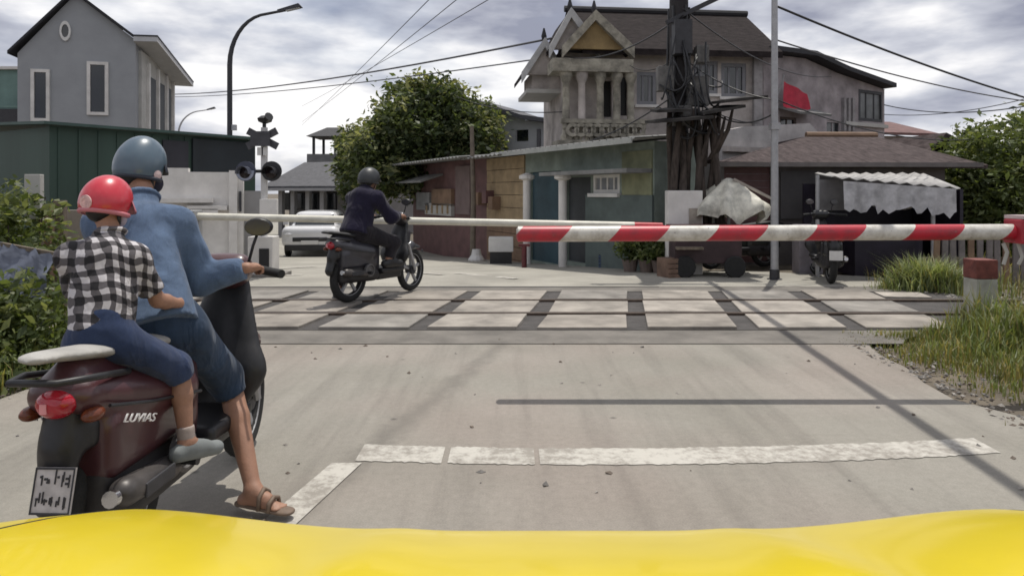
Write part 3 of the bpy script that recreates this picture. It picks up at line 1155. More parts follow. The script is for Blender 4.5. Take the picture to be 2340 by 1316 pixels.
# ------------------------------------------------------------------ buildings, west side of the road
GREYWALL = mat('grey_plaster', (0.29, 0.30, 0.315), 0.85, 0.07, 1.2, 0.2, 30.0)
ROOFDARK = mat('dark_roof_edge', (0.018, 0.018, 0.022), 0.7, 0.2, 5.0)
SHEDGREEN = mat('green_painted_sheet', (0.034, 0.066, 0.052), 0.6, 0.14, 1.5, 0.15, 14.0, stretch=(1, 1, 0.12))
NAVYDARK = mat('dark_slate_sheet', (0.018, 0.024, 0.030), 0.6, 0.2, 2.0)
TEAL = mat('faded_teal_plaster', (0.15, 0.235, 0.215), 0.85, 0.12, 2.0)
SOFFIT = mat('pale_soffit_board', (0.42, 0.42, 0.43), 0.8, 0.08, 3.0)
CREAM = mat('cream_plaster', (0.42, 0.41, 0.385), 0.85, 0.12, 2.0)

# grey gabled house behind the green shed
f = Fac((-19.07, 27.0), (-15.05, 28.0))
hs = tag(f.root('gabled_house', -0.6), 'tall grey gabled house with white framed slit windows', 'house')
zb = 0.6
L = f.L


def zf(fc, px, py, off=0.0):
    return fc.hit(px, py, off)[1] + zb


z_e1 = zf(f, 310, 92)
z_e0 = zf(f, 42, 122)
s_ap, z_ap = f.hit(172, -12)
z_ap += zb
ops = []
wins = [f.rect(78, 108, 165, 272), f.rect(206, 242, 148, 258)]
ops = [(a, b, c + zb, d + zb) for a, b, c, d in wins]
m = MB()
m.wall(L, 0.0, min(z_e0, z_e1), 0.22, ops)
zz = min(z_e0, z_e1)
m.prism([(0, zz), (L, zz), (L, z_e1), (s_ap, z_ap), (0, z_e0)], 0.0, 0.22, 'y')
m.box(L - 0.22, L, 0.22, 6.2, 0, z_e1)
m.box(0, 0.22, 0.22, 6.2, 0, z_e0)
m.box(0.22, L - 0.22, 6.0, 6.2, 0, zz)
m.build('wall', GREYWALL, hs)
m = MB()
for (xa, za, xb, zb_) in ((-0.25, z_e0 - 0.1, s_ap, z_ap), (s_ap, z_ap, L + 0.02, z_e1 + 0.0)):
    m.prism([(xa, za + 0.02), (xb, zb_ + 0.02), (xb, zb_ + 0.14), (xa, za + 0.14)], -0.25, 6.3, 'y')
m.build('roof', ROOFDARK, hs)
for r in ops:
    window(f, (r[0] - 0.1, r[1] + 0.1, r[2] - 0.1, r[3] + 0.1), hs, WHITEW, GLASS, fw=0.12, depth=0.08)
a, c = f.hit(150, 72)
c += zb
wr = MB()
prof = [(0.26, -0.07), (0.26, 0.02), (0.17, 0.02), (0.17, -0.07)]
wr.lathe([(r_, -h_) for r_, h_ in prof], 20, Matrix.Translation((a, 0, c)) @ Matrix.Diagonal((0.75, 1, 1.5, 1)) @ Matrix.Rotation(R(90), 4, 'X'), closed=True)
wo = wr.build('round_window', WHITEP, hs)
MB().lathe([(0.19, 0.0), (0.19, 0.03)], 18, Matrix.Translation((a, 0, c)) @ Matrix.Diagonal((0.75, 1, 1.5, 1)) @ Matrix.Rotation(R(90), 4, 'X')).build('pane', GLASS, wo)
# side wing with the sloping eave and balcony
wing = MB()
wing.box(L, L + 0.12, 0.4, 6.0, 0, z_e1 - 0.35)
wing.build('side_wall', CREAM, hs)
for k, y in enumerate((1.2, 2.8, 4.4, 5.7)):
    MB().box(L + 0.12, L + 0.22, y, y + 0.2, 2.2, z_e1 - 0.7).build('pilaster', WHITEW, hs)
for y0, y1 in ((1.6, 2.6), (3.2, 4.2), (4.8, 5.5)):
    MB().box(L + 0.10, L + 0.145, y0, y1, 3.0, z_e1 - 1.2).build('shutter', NAVYDARK, hs)
ev = MB()
ev.slab([(L - 0.02, -0.25, z_e1 + 0.1), (L + 0.85, -0.25, z_e1 + 0.12), (L + 0.95, 6.4, z_e1 - 0.7), (L - 0.02, 6.4, z_e1 - 0.68)], 0.2)
evo = ev.build('eave', SOFFIT, hs)
MB().slab([(L - 0.02, -0.27, z_e1 + 0.16), (L + 0.87, -0.27, z_e1 + 0.18), (L + 0.97, 6.42, z_e1 - 0.64), (L - 0.02, 6.42, z_e1 - 0.62)], 0.055).build('roof_edge', ROOFDARK, evo)
bl = MB()
bl.box(L + 0.12, L + 0.85, 2.5, 6.0, 2.9, 3.05)
bl.tube([(L + 0.8, 2.55, 3.75), (L + 0.8, 5.95, 3.75)], 0.03, 6)
blo = bl.build('balcony', DARKMETAL, hs)
for k in range(9):
    MB().tube([(L + 0.8, 2.6 + 0.41 * k, 3.05), (L + 0.8, 2.6 + 0.41 * k, 3.75)], 0.02, 6).build('baluster', DARKMETAL, blo)

# teal building at the very edge
f = Fac((-25.5, 29.5), (-20.0, 29.5))
th = tag(f.root('teal_house', -0.6), 'faded teal house peeking out beside the grey gable', 'house')
zt = f.hit(20, 160)[1] + 0.6
r = f.rect(0, 36, 255, 300)
m = MB().wall(f.L, 0, zt, 0.2, [])
m.box(0, f.L, 0.2, 5, 0, zt - 0.02)
m.build('wall', TEAL, th)
MB().box(-0.1, f.L + 0.1, -0.15, 5.1, zt, zt + 0.12).build('parapet', WHITEW, th)
MB().box(f.L - 1.7, f.L - 0.1, -0.5, -0.02, r[2] + 0.5, r[3] + 0.65).build('balcony', DARKMETAL, th)
MB().box(f.L - 1.5, f.L - 0.3, -0.55, -0.45, r[3] + 0.7, r[3] + 0.78).build('awning', TEAL, th)
MB().cbox((f.L - 0.25, -0.2, r[2] + 1.0), (0.12, 0.14, 0.35)).build('air_conditioner', WHITEP, th)

# green sheet-metal shed
f = Fac((-9.25, 14.0), (-6.6, 18.0))
sh = tag(f.root('green_shed', -0.8), 'long dark green sheet metal shed with a low roof', 'shed')
zt = f.hit(130, 288)[1] + 0.8
m = MB()
m.box(0, f.L, 0, 0.1, 0, zt)
m.build('wall', SHEDGREEN, sh)
lw = MB()
lw.box(-0.0, 0.1, 0.1, 5.5, 0, zt - 0.02)
lw.build('end_wall', SHEDGREEN, sh)
for k in range(12):
    MB().box(0.15 + k * f.L / 12.4, 0.19 + k * f.L / 12.4, -0.025, 0.0, 0, zt - 0.05).build('sheet_rib', SHEDGREEN, sh)
ro = MB()
ro.slab([(-0.2, -0.25, zt + 0.06), (f.L + 0.2, -0.25, zt + 0.06), (f.L + 0.2, 5.6, zt + 0.3), (-0.2, 5.6, zt + 0.3)], 0.06)
ro.build('roof', mat('shed_roof_edge', (0.05, 0.09, 0.08), 0.6, 0.15, 3.0), sh)
r0 = f.rect(432, 578, 322, 398)
MB().box(r0[0] + 0.06, r0[1], -0.07, -0.004, r0[2] + 0.8, r0[3] + 0.8).build('dark_shutter', NAVYDARK, sh)
r1 = f.rect(370, 428, 322, 385)
MB().box(r1[0], r1[1], -0.05, -0.004, r1[2] + 0.8, r1[3] + 0.8).build('dark_shutter', mat('dark_purple_sheet', (0.030, 0.030, 0.040), 0.6, 0.2, 2.0), sh)

# whitewashed yard wall in front of it
f = Fac((-6.75, 12.3), (-4.95, 12.9))
yw = tag(f.root('yard_wall', 0), 'whitewashed yard wall with ledges below the green shed', 'wall')
z1 = f.hit(400, 384)[1]
z2 = f.hit(540, 394)[1]
m = MB()
s1 = f.hit(430, 400)[0]
m.box(0, s1, 0, 0.3, -0.4, z1)
m.box(s1, f.L, 0.002, 0.3, -0.4, z2)
m.build('wall', WHITEW, yw)
for px0, px1, py in ((340, 488, 457), (430, 520, 474), (420, 500, 481)):
    a, z = f.hit(px0, py)
    b_, _ = f.hit(px1, py)
    MB().box(a, b_, -0.2, 0.0, z - 0.05, z + 0.03).build('ledge', WHITEW, yw)
a, z = f.hit(524, 500)
MB().box(a, a + 0.14, -0.1, 0.35, -0.4, z2 + 0.03).build('pillar', WHITEW, yw)
MB().box(a + 0.17, a + 0.21, -0.06, 0.0, 0.95, 1.32).build('gate_hinge', DARKMETAL, yw)
MB().box(a + 0.25, f.L + 0.35, 0.12, 0.2, -0.3, 1.33).build('gate_leaf', mat('grey_gate_sheet', (0.24, 0.235, 0.235), 0.6, 0.1, 3.0), yw)

# low house with columns and the rooftop pavilion, far off
f = Fac((-10.3, 30.5), (-6.4, 29.0))
lh = tag(f.root('column_house', -0.6), 'low grey house with porch columns and a dark tiled roof', 'house')
z_eave = f.hit(700, 432)[1] + 0.6
z_ridge = f.hit(700, 378, 2.5)[1] + 0.6
MB().box(0, f.L, 0.9, 5, 0, z_eave).build('wall', mat('grey_brown_plaster', (0.22, 0.21, 0.21), 0.85, 0.15, 2.0), lh)
ro = MB()
ro.prism([(-0.4, z_eave - 0.02), (2.5, z_ridge), (5.4, z_eave - 0.02), (5.4, z_eave + 0.12), (2.5, z_ridge + 0.14), (-0.4, z_eave + 0.12)], -0.4, f.L + 0.4, 'x')
ro.build('roof', mat('dark_grey_roof_tile', (0.075, 0.075, 0.082), 0.75, 0.25, 6.0, 0.5, 30.0), lh)
MB().box(-0.3, f.L + 0.3, -0.5, -0.38, z_eave - 0.08, z_eave + 0.03).build('gutter', mat('pale_gutter', (0.3, 0.3, 0.31), 0.6, 0.1, 4.0), lh)
for px in (640, 668, 702, 735):
    a = f.hit(px, 455)[0]
    MB().box(a - 0.1, a + 0.1, 0.0, 0.2, 0, z_eave).build('column', mat('grey_column', (0.27, 0.265, 0.265), 0.8, 0.12, 3.0), lh)
for px0, px1 in ((645, 664), (676, 698), (708, 730), (742, 770)):
    a, b_, c, d = f.rect(px0, px1, 440, 480, 0.9)
    window(f, (a, b_, c + 0.6, d + 0.6), lh, DARKMETAL, GLASS, fw=0.05, y=0.895)

f = Fac((-10.25, 36.0), (-9.0, 36.0))
pv = tag(f.root('rooftop_pavilion', -0.6), 'white rooftop pavilion with a black hipped canopy on posts', 'pavilion')
zA = f.hit(740, 352)[1] + 0.6
zB = f.hit(740, 312)[1] + 0.6
zC = f.hit(740, 288)[1] + 0.6
MB().box(-0.3, f.L + 1.0, 0, 2.4, 0, zA).build('storey', mat('weathered_grey_plaster', (0.17, 0.17, 0.175), 0.85, 0.2, 2.0), pv)
for x, y in ((0, 0.2), (f.L + 0.3, 0.2), (0, 2.1), (f.L + 0.3, 2.1)):
    MB().box(x - 0.06, x + 0.06, y - 0.06, y + 0.06, zA, zB).build('post', DARKMETAL, pv)
hp = MB()
hp.add([(-0.3, -0.2, zB), (f.L + 0.6, -0.2, zB), (f.L + 0.6, 2.5, zB), (-0.3, 2.5, zB), (0.5, 0.9, zC), (f.L - 0.1, 0.9, zC), (f.L - 0.1, 1.4, zC), (0.5, 1.4, zC)],
       [(0, 1, 5, 4), (1, 2, 6, 5), (2, 3, 7, 6), (3, 0, 4, 7), (4, 5, 6, 7), (3, 2, 1, 0)])
hp.build('canopy', ROOFDARK, pv)
MB().box(f.L * 0.75, f.L * 0.75 + 0.3, 0.6, 0.9, zA, zB).build('water_tank_stand', CREAM, pv)

# ------------------------------------------------------------------ buildings, east side of the road
MAROON = mat('maroon_shutter', (0.135, 0.068, 0.066), 0.6, 0.25, 3.0, 0.2, 20.0)
TAN = mat('tan_boards', (0.33, 0.245, 0.145), 0.8, 0.25, 3.0, 0.3, 25.0)
BROWNB = mat('brown_boards', (0.21, 0.135, 0.088), 0.8, 0.25, 3.0, 0.3, 25.0)
FIBRO = mat('grey_fibro_sheet', (0.20, 0.20, 0.195), 0.85, 0.25, 3.0, 0.3, 30.0)
HUTGREEN = mat('sea_green_plaster', (0.215, 0.255, 0.225), 0.8, 0.25, 2.5, 0.2, 30.0)
HUTTEAL = mat('blue_green_door', (0.038, 0.075, 0.095), 0.55, 0.2, 3.0)
HUTDARK = mat('dark_green_dado', (0.092, 0.118, 0.112), 0.7, 0.2, 3.0)
OLIVE = mat('mossy_yellow_plaster', (0.22, 0.23, 0.14), 0.85, 0.25, 3.0)
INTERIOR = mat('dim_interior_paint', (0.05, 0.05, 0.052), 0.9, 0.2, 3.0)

# row of small shops: maroon shop and tan stall
f = Fac((-3.35, 23.4), (-0.55, 17.7))
ms = tag(f.root('maroon_shop', -0.6), 'maroon shuttered shop with a thin fibro awning under the round tree', 'shop')
zt = f.hit(1000, 372)[1] + 0.6
MB().box(0, f.L, 0.05, 3.5, 0, zt).build('wall', MAROON, ms)
for px0, px1, py0, py1, mm, nm in ((955, 985, 440, 480, FIBRO, 'notice_panel'), (990, 1035, 432, 470, BROWNB, 'display_window'), (1045, 1078, 380, 490, mat('dusty_rose_plaster', (0.17, 0.125, 0.12), 0.85, 0.15, 3.0), 'pier'), (975, 1035, 465, 492, CREAM, 'counter_front')):
    a, b_, c, d = f.rect(px0, px1, py0, py1)
    MB().box(a, b_, -0.06, 0.05, c + 0.6, d + 0.6).build(nm, mm, ms)
for k in range(5):
    a, c = f.hit(980 + 12 * k, 478)
    MB().box(a - 0.04, a + 0.04, -0.09, -0.06, c + 0.47, c + 0.72).build('counter_slat', TAN, ms)
sheet_corr((-0.6, -0.9, zt - 0.02), (f.L + 0.1, -0.9, zt - 0.02), (-0.6, 3.6, zt + 0.3), (f.L + 0.1, 3.6, zt + 0.3), 30, 0.025, 'roof', FIBRO, ms)
a, b_, c, d = f.rect(945, 1012, 405, 414)
MB().slab([(a, -0.7, c + 0.58), (b_, -0.7, c + 0.58), (b_, 0.0, d + 0.68), (a, 0.0, d + 0.68)], 0.05).build('awning', FIBRO, ms)

f = Fac((-0.5, 17.65), (0.12, 16.35))
ts = tag(f.root('tan_stall', -0.6), 'tan boarded stall between the maroon shop and the green hut', 'stall')
zt = f.hit(1130, 362)[1] + 0.6
W_ = f.L + 0.35
nb = 9
for k in range(nb):
    z0 = (zt) * k / nb
    MB().box(-0.35, W_, 0.0 + 0.008 * (k % 2), 0.06, z0 + 0.012, zt * (k + 1) / nb).build('board', TAN if k > 3 else BROWNB, ts)
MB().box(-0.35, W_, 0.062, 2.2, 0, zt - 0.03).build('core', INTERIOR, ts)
a, c = f.hit(1122, 460)
for i, (dx, dz) in enumerate(((-0.45, 0.1), (0.05, 0.15), (0.45, 0.0))):
    MB().box(a + dx - 0.13, a + dx + 0.13, -0.22, 0.0, c + 0.6 + dz - 0.2, c + 0.6 + dz + 0.12).build('hanging_goods', BROWNB if i != 1 else MAROON, ts)
sheet_corr((-0.55, -0.7, zt), (W_ + 0.1, -0.7, zt), (-0.55, 2.4, zt + 0.25), (W_ + 0.1, 2.4, zt + 0.25), 10, 0.025, 'roof', FIBRO, ts)

# green hut
f = Fac((0.18, 16.3), (2.42, 11.9))
gh = tag(f.root('green_hut', -0.4), 'sea green kiosk hut with a blue door and low fibro roof', 'hut')
zt = f.hit(1340, 338)[1] + 0.4
op_door = f.rect(1212, 1282, 392, 600)
op_hall = f.rect(1292, 1350, 405, 600)
op_win = f.rect(1356, 1416, 398, 442)
ops = [(a, b_, max(c + 0.4, 0.05), d + 0.4) for a, b_, c, d in (op_door, op_hall, op_win)]
m = MB().wall(f.L, 0, zt, 0.12, ops)
m.box(0, 0.12, 0.12, 1.0, 0, zt)
m.box(f.L - 0.12, f.L, 0.12, 1.0, 0, zt)
m.box(0.12, f.L - 0.12, 0.9, 1.0, 0, zt)
m.build('wall', HUTGREEN, gh)
MB().box(ops[0][0], ops[0][1], 0.06, 0.11, ops[0][2], ops[0][3]).build('door', HUTTEAL, gh)
MB().box(ops[1][0], ops[1][1], 0.09, 0.118, ops[1][2], ops[1][3]).build('hall_shade_panel', mat('dark_hall_shade', (0.045, 0.050, 0.055), 0.6, 0.2, 3.0), gh)  # dark panel closing the hall opening, painted as its shaded interior
window(f, ops[2], gh, WHITEP, mat('curtained_pane', (0.22, 0.23, 0.25), 0.4, 0.2, 4.0), fw=0.07, bars=3, y=0.06, sill=WHITEP)
for px in (1204, 1286):
    a = f.hit(px, 450, -0.35)[0]
    zc = f.hit(px, 412, -0.35)[1] + 0.4
    co = MB().tube([(a, -0.35, 0), (a, -0.35, zc)], 0.085, 12).build('porch_column', WHITEW, gh, smooth=True)
    MB().lathe([(0.10, zc), (0.17, zc + 0.03), (0.17, zc + 0.1), (0.02, zc + 0.16)], 12, Matrix.Translation((a, -0.35, 0))).build('capital', WHITEW, co)
a, b_, c, d = f.rect(1424, 1492, 345, 446)
MB().box(a, b_, -0.03, -0.002, c + 0.4, d + 0.4).build('mossy_panel', OLIVE, gh)
a, b_, c, d = f.rect(1342, 1495, 446, 600)
MB().box(a, b_, -0.045, -0.003, 0.02, d + 0.4).build('dado', HUTDARK, gh)
MB().box(f.hit(1284, 395)[0], f.hit(1492, 395)[0], -0.55, 0.0, f.hit(1380, 396)[1] + 0.37, f.hit(1380, 391)[1] + 0.4).build('awning', FIBRO, gh)
sheet_corr((-0.35, -0.6, zt + 0.02), (f.L + 0.25, -0.6, zt + 0.02), (-0.35, 1.1, zt + 0.16), (f.L + 0.25, 1.1, zt + 0.16), 26, 0.025, 'roof', FIBRO, gh)
MB().box(-0.3, f.L + 0.2, -0.64, -0.61, zt - 0.07, zt + 0.02).build('fascia', mat('pale_fascia', (0.36, 0.37, 0.35), 0.7, 0.15, 4.0), gh)
a = f.hit(1500, 400)[0]

# pale gabled house behind
f = Fac((-1.0, 25.5), (2.3, 24.0))
ph = tag(f.root('pale_house', -0.6), 'pale blue grey house with a dark sloping roof behind the green hut', 'house')
PALEB = mat('pale_blue_grey_plaster', (0.38, 0.395, 0.41), 0.85, 0.1, 2.0)
z0_ = f.hit(1145, 262)[1] + 0.6
z1_ = f.hit(1290, 280)[1] + 0.6
sw = f.rect(1178, 1208, 292, 325)
swz = (sw[0], sw[1], sw[2] + 0.6, sw[3] + 0.6)
m = MB().wall(f.L, 0, min(z0_, z1_) - 0.2, 0.2, [swz])
m.box(0, f.L, 0.2, 4, 0, min(z0_, z1_) - 0.2)
m.build('wall', PALEB, ph)
window(f, swz, ph, PALEB, GLASS, fw=0.03, y=0.1)
zl = min(z0_, z1_) - 0.2
MB().prism([(-0.7, zl + 1.15), (1.6, zl + 0.35), (f.L + 0.4, zl - 0.05), (f.L + 0.4, zl + 0.1), (1.6, zl + 0.5), (-0.7, zl + 1.3)], -0.4, 4.2, 'y').build('roof', mat('dark_slate_roof', (0.06, 0.06, 0.07), 0.7, 0.2, 5.0), ph)
MB().box(f.hit(1232, 300)[0] - 0.06, f.hit(1232, 300)[0] + 0.06, -0.08, -0.003, 0, zl).build('drainpipe', mat('grey_pipe', (0.10, 0.10, 0.11), 0.6, 0.1, 4.0), ph)
MB().prism([(0, zl), (f.L, zl), (f.L, zl + 0.02), (1.6, zl + 0.34), (0, zl + 0.9)], 0.003, 0.2, 'y').build('gable_wall', PALEB, ph)

# big two-storey house with ornate gables, and the grey house attached to it
BIGWALL = mat('stained_grey_plaster', (0.40, 0.36, 0.335), 0.85, 0.4, 1.4, 0.3, 25.0)
OCHRE = mat('ochre_stained_plaster', (0.25, 0.175, 0.08), 0.85, 0.3, 2.0, 0.3, 25.0)
TILE = mat('dark_brown_roof_tile', (0.026, 0.021, 0.021), 0.9, 0.4, 5.0, 0.8, 16.0, stretch=(1, 3, 1), spec=0.1)
ORN = mat('mossy_ornament_plaster', (0.27, 0.25, 0.205), 0.9, 0.5, 4.0, 0.5, 25.0)
BARGE = mat('whitewashed_bargeboard', (0.42, 0.42, 0.42), 0.8, 0.15, 4.0)
f = Fac((1.28, 17.0), (6.28, 17.55))
bh = tag(f.root('ornate_house', -0.3), 'two storey house with ornate gables and a pillared balcony', 'house')
G = 0.3


def hz(px, py, off=0.0):
    s, z = f.hit(px, py, off)
    return s, z + G


z_eave = hz(1600, 128)[1]
w1 = f.rect(1455, 1500, 165, 240)
w2 = f.rect(1585, 1640, 140, 215)
w3 = f.rect(1648, 1705, 145, 222)
dr = f.rect(1378, 1398, 185, 268)
dr2 = f.rect(1418, 1434, 160, 265)
ops = [(a, b_, c + G, d + G) for a, b_, c, d in (w1, w2, w3, dr, dr2)]
m = MB().wall(f.L, 0, z_eave, 0.2, ops)
m.box(0, 0.2, 0.2, 3.3, 0, z_eave)
m.box(f.L - 0.2, f.L, 0.2, 3.3, 0, z_eave)
m.box(0.2, f.L - 0.2, 3.1, 3.3, 0, z_eave)
m.build('wall', BIGWALL, bh)
for r in ops[:3]:
    window(f, r, bh, mat('grey_shutter_frame', (0.20, 0.20, 0.215), 0.7, 0.1, 4.0), GLASS, fw=0.09, bars=2, y=0.08, sill=WHITEW)
for r in ops[3:]:
    MB().box(r[0], r[1], 0.12, 0.17, r[2], r[3]).build('door', mat('black_stained_door', (0.012, 0.012, 0.012), 0.6, 0.2, 4.0), bh)
ridge = hz(1500, 44, 1.65)[1]
ro = MB()
ro.prism([(-0.45, z_eave - 0.1), (1.65, ridge), (3.75, z_eave - 0.1), (3.75, z_eave + 0.05), (1.65, ridge + 0.16), (-0.45, z_eave + 0.05)], 0.35, f.L + 0.3, 'x')
rfo = ro.build('roof', TILE, bh)
MB().tube([(0.3, 1.65, ridge + 0.2), (f.L + 0.35, 1.65, ridge + 0.2)], 0.09, 8).build('ridge_cap', ROOFDARK, rfo)


def gable(pxa, pxl, pxr, off, depth, wm, nm='gable'):
    """a small pedimented gable: apex and feet given as photo pixels on the plane y = off"""
    sa, za = hz(*pxa, off)
    sl, zl_ = hz(*pxl, off)
    sr, zr = hz(*pxr, off)
    zf_ = (zl_ + zr) / 2
    g = MB().prism([(sl, zf_), (sr, zf_), (sa, za - 0.05)], off + 0.15, off + 0.3, 'y').build(nm, wm, bh)
    for i, (x0, x1) in enumerate(((sl, sa), (sr, sa))):
        d = 0.22 if i == 0 else -0.22
        MB().prism([(x0 - d * 0.5, zf_ - 0.22), (x1, za - 0.10), (x1, za + 0.14), (x0 - d * 0.5, zf_ + 0.06)], off, off + 0.22, 'y').build('bargeboard', BARGE if wm is not OCHRE else ORN, g)
        MB().prism([(x0 - d * 0.4, zf_ - 0.08), (x1, za - 0.01), (x1, za + 0.10), (x0 - d * 0.4, zf_ + 0.03)], off + 0.221, off + depth, 'y').build('gable_roof', TILE, g)
    MB().lathe([(0.05, za + 0.1), (0.07, za + 0.2), (0.02, za + 0.4)], 8, Matrix.Translation((sa, off + 0.2, 0))).build('finial', ROOFDARK, g)
    return sl, sr, zf_


s0g, s1g, zg = gable((1362, 36), (1298, 122), (1440, 98), -0.7, 2.3, OCHRE)
gable((1306, 30), (1268, 108), (1362, 112), -0.25, 2.3, BIGWALL)
gable((1246, 98), (1204, 190), (1284, 148), 0.35, 2.0, BIGWALL)
# oriel carrying the smallest gable
sO, zO = hz(1216, 205, 0.62)
MB().box(sO, -0.002, 0.62, 2.2, zO, hz(1246, 165, 0.62)[1]).build('oriel', BIGWALL, bh)
MB().box(sO - 0.15, -0.003, 0.5, 2.3, zO - 0.1, zO - 0.002).build('oriel_ledge', CREAM, bh)
# pillared balcony
sA, zA = hz(1282, 300, -0.7)
sB, zB = hz(1480, 300, -0.7)
zfl = hz(1380, 322, -0.7)[1]
zrail = hz(1380, 276, -0.7)[1]
MB().box(sA - 0.1, sB, -0.85, -0.002, zfl - 0.18, zfl).build('balcony_floor', ORN, bh)
for px0, px1, py in ((1262, 1445, 152), ):
    a, z = hz(px0, py, -0.7)
    b_, _ = hz(px1, py, -0.7)
    MB().box(a, b_, -0.8, -0.02, z - 0.12, z + 0.18).build('entablature', ORN, bh)
    zent = z - 0.12
for px in (1294, 1330, 1372, 1410, 1442):
    a = hz(px, 220, -0.65)[0]
    col = MB().lathe([(0.13, zrail - 0.5), (0.13, zrail - 0.35), (0.09, zrail - 0.3), (0.085, zent - 0.25), (0.11, zent - 0.2), (0.15, zent - 0.08), (0.15, zent + 0.0)], 12, Matrix.Translation((a, -0.62, 0))).build('balcony_column', ORN if px != 1330 else BIGWALL, bh, smooth=True)
bal = MB().box(sA, sB, -0.78, -0.62, zrail - 0.07, zrail + 0.03).build('balustrade_rail', ORN, bh)
nbal = 16
for k in range(nbal):
    x = sA + 0.1 + (sB - sA - 0.2) * k / (nbal - 1)
    MB().lathe([(0.05, zfl), (0.07, zfl + 0.1), (0.035, (zfl + zrail) / 2), (0.07, zrail - 0.18), (0.05, zrail - 0.07)], 8, Matrix.Translation((x, -0.7, 0))).build('baluster', ORN, bal)
for k in range(9):
    x = sA + 0.25 + (sB - sA - 0.5) * k / 8
    MB().lathe([(0.16, -0.02), (0.16, 0.03), (0.08, 0.03), (0.08, -0.02)], 12, Matrix.Translation((x, -0.8, (zfl + zrail) / 2)) @ Matrix.Rotation(R(90), 4, 'X'), closed=True).build('scroll_ornament', ORN, bal)
MB().box(sA - 0.3, sB + 0.2, -0.95, -0.0, zfl - 0.34, zfl - 0.19).build('cornice', ORN, bh)
MB().box(hz(1738, 200)[0] - 0.22, hz(1738, 200)[0], -0.12, -0.003, 0, z_eave).build('corner_pier', mat('pale_pier_plaster', (0.27, 0.255, 0.255), 0.85, 0.25, 4.0), bh)
MB().box(hz(1640, 345)[0], f.L, -0.35, -0.003, hz(1700, 372)[1], hz(1700, 338)[1]).build('ledge', BIGWALL, bh)
r = f.rect(1708, 1742, 330, 362)
aco = MB().box(r[0], r[1], -0.75, -0.36, r[2] + G, r[3] + G).build('air_conditioner', WHITEP, bh, bevel=0.02)
MB().lathe([(0.13, 0), (0.13, 0.02), (0.02, 0.03)], 14, Matrix.Translation(((r[0] + r[1]) / 2, -0.75, (r[2] + r[3]) / 2 + G)) @ Matrix.Rotation(R(90), 4, 'X')).build('fan_grille', DARKMETAL, aco)

f2 = Fac((6.31, 17.57), (10.85, 20.4))
f = f2
ga = tag(f.root('grey_house', -0.3), 'bare grey house with a dark sloping roof edge and a red flag', 'house')
GREYB = mat('bare_grey_render', (0.32, 0.285, 0.29), 0.88, 0.35, 1.6, 0.3, 25.0)
pts = [hz(px, py) for px, py in ((1742, 122), (1840, 134), (1915, 168), (2022, 205))]
wa = f.rect(1782, 1820, 268, 292)
wb = f.rect(1888, 1922, 276, 306)
wc = f.rect(1962, 2016, 208, 278)
opz = [(a, b_, c + G, d + G) for a, b_, c, d in (wa, wb, wc)]
zlow = pts[-1][1] - 0.02
m = MB().wall(f.L, 0, zlow, 0.2, opz)
m.prism([(0, zlow), (f.L, zlow)] + [(s, z) for s, z in pts[::-1]], 0, 0.2, 'y')
m.box(f.L - 0.2, f.L, 0.2, 5, 0, zlow)
m.box(0.2, f.L - 0.2, 4.8, 5, 0, zlow)
m.build('wall', GREYB, ga)
ro = MB()
for (sa_, za_), (sb_, zb2) in zip(pts[:-1], pts[1:]):
    ro.prism([(sa_, za_ + 0.02), (sb_, zb2 + 0.02), (sb_, zb2 + 0.14), (sa_, za_ + 0.14)], -0.35, 5.0, 'y')
ro.build('roof', ROOFDARK, ga)
window(f, opz[0], ga, mat('brown_window_frame', (0.10, 0.075, 0.065), 0.7, 0.2, 4.0), GLASS, fw=0.06, bars=1, y=0.08, sill=WHITEP)
window(f, opz[1], ga, GREYB, GLASS, fw=0.05, bars=1, y=0.08, sill=CREAM)
window(f, opz[2], ga, DARKMETAL, mat('dusty_grey_pane', (0.13, 0.135, 0.135), 0.35, 0.35, 3.0), fw=0.08, bars=2, y=0.05)
for px in (1945, 1935, 1925):
    a, z = hz(px, 260)
    MB().box(a - 0.05, a + 0.05, -0.09, -0.003, hz(px, 300)[1], hz(px, 225)[1]).build('pilaster', mat('pale_pier_plaster', (0.27, 0.255, 0.255)), ga)
MB().box(hz(1925, 283)[0], f.L, -0.12, -0.003, hz(1970, 290)[1], hz(1970, 282)[1]).build('string_course', CREAM, ga)
sa_, sb_, za_, zb2 = f.rect(1772, 1846, 252, 264)
MB().slab([(sa_, -0.7, za_ + G), (sb_, -0.7, za_ + G), (sb_, -0.0, zb2 + G + 0.1), (sa_, -0.0, zb2 + G + 0.1)], 0.06).build('window_hood', FIBRO, ga)

# red flag hung on the grey house
sa_, sb_, za_, zb2 = f.rect(1792, 1850, 190, 246, -0.35)
fl = tag(f.root('flag', -0.3), 'red flag drooping from a pole on the bare grey house', 'flag')
m = MB()
vs, fs = [], []
for j in range(9):
    for i in range(13):
        t, w = i / 12, j / 8
        top = zb2 + G - 0.25 * t
        z = top + (za_ + G - 0.12 * math.sin(t * 3.1) - top) * w
        vs.append((sa_ + (sb_ - sa_) * t * (0.92 + 0.08 * w), -0.35 + 0.03 * math.sin(t * 9 + w * 2), z))
for j in range(8):
    for i in range(12):
        fs.append((j * 13 + i, j * 13 + i + 1, (j + 1) * 13 + i + 1, (j + 1) * 13 + i))
m.add(vs, fs)
m.build('cloth', mat('red_flag_cloth', (0.42, 0.025, 0.05), 0.8, 0.2, 5.0), fl, smooth='all')
MB().tube([(sa_, -0.02, za_ + G - 0.1), (sa_ - 0.02, -0.36, zb2 + G + 0.15)], 0.02, 8).build('pole', GALV, fl)

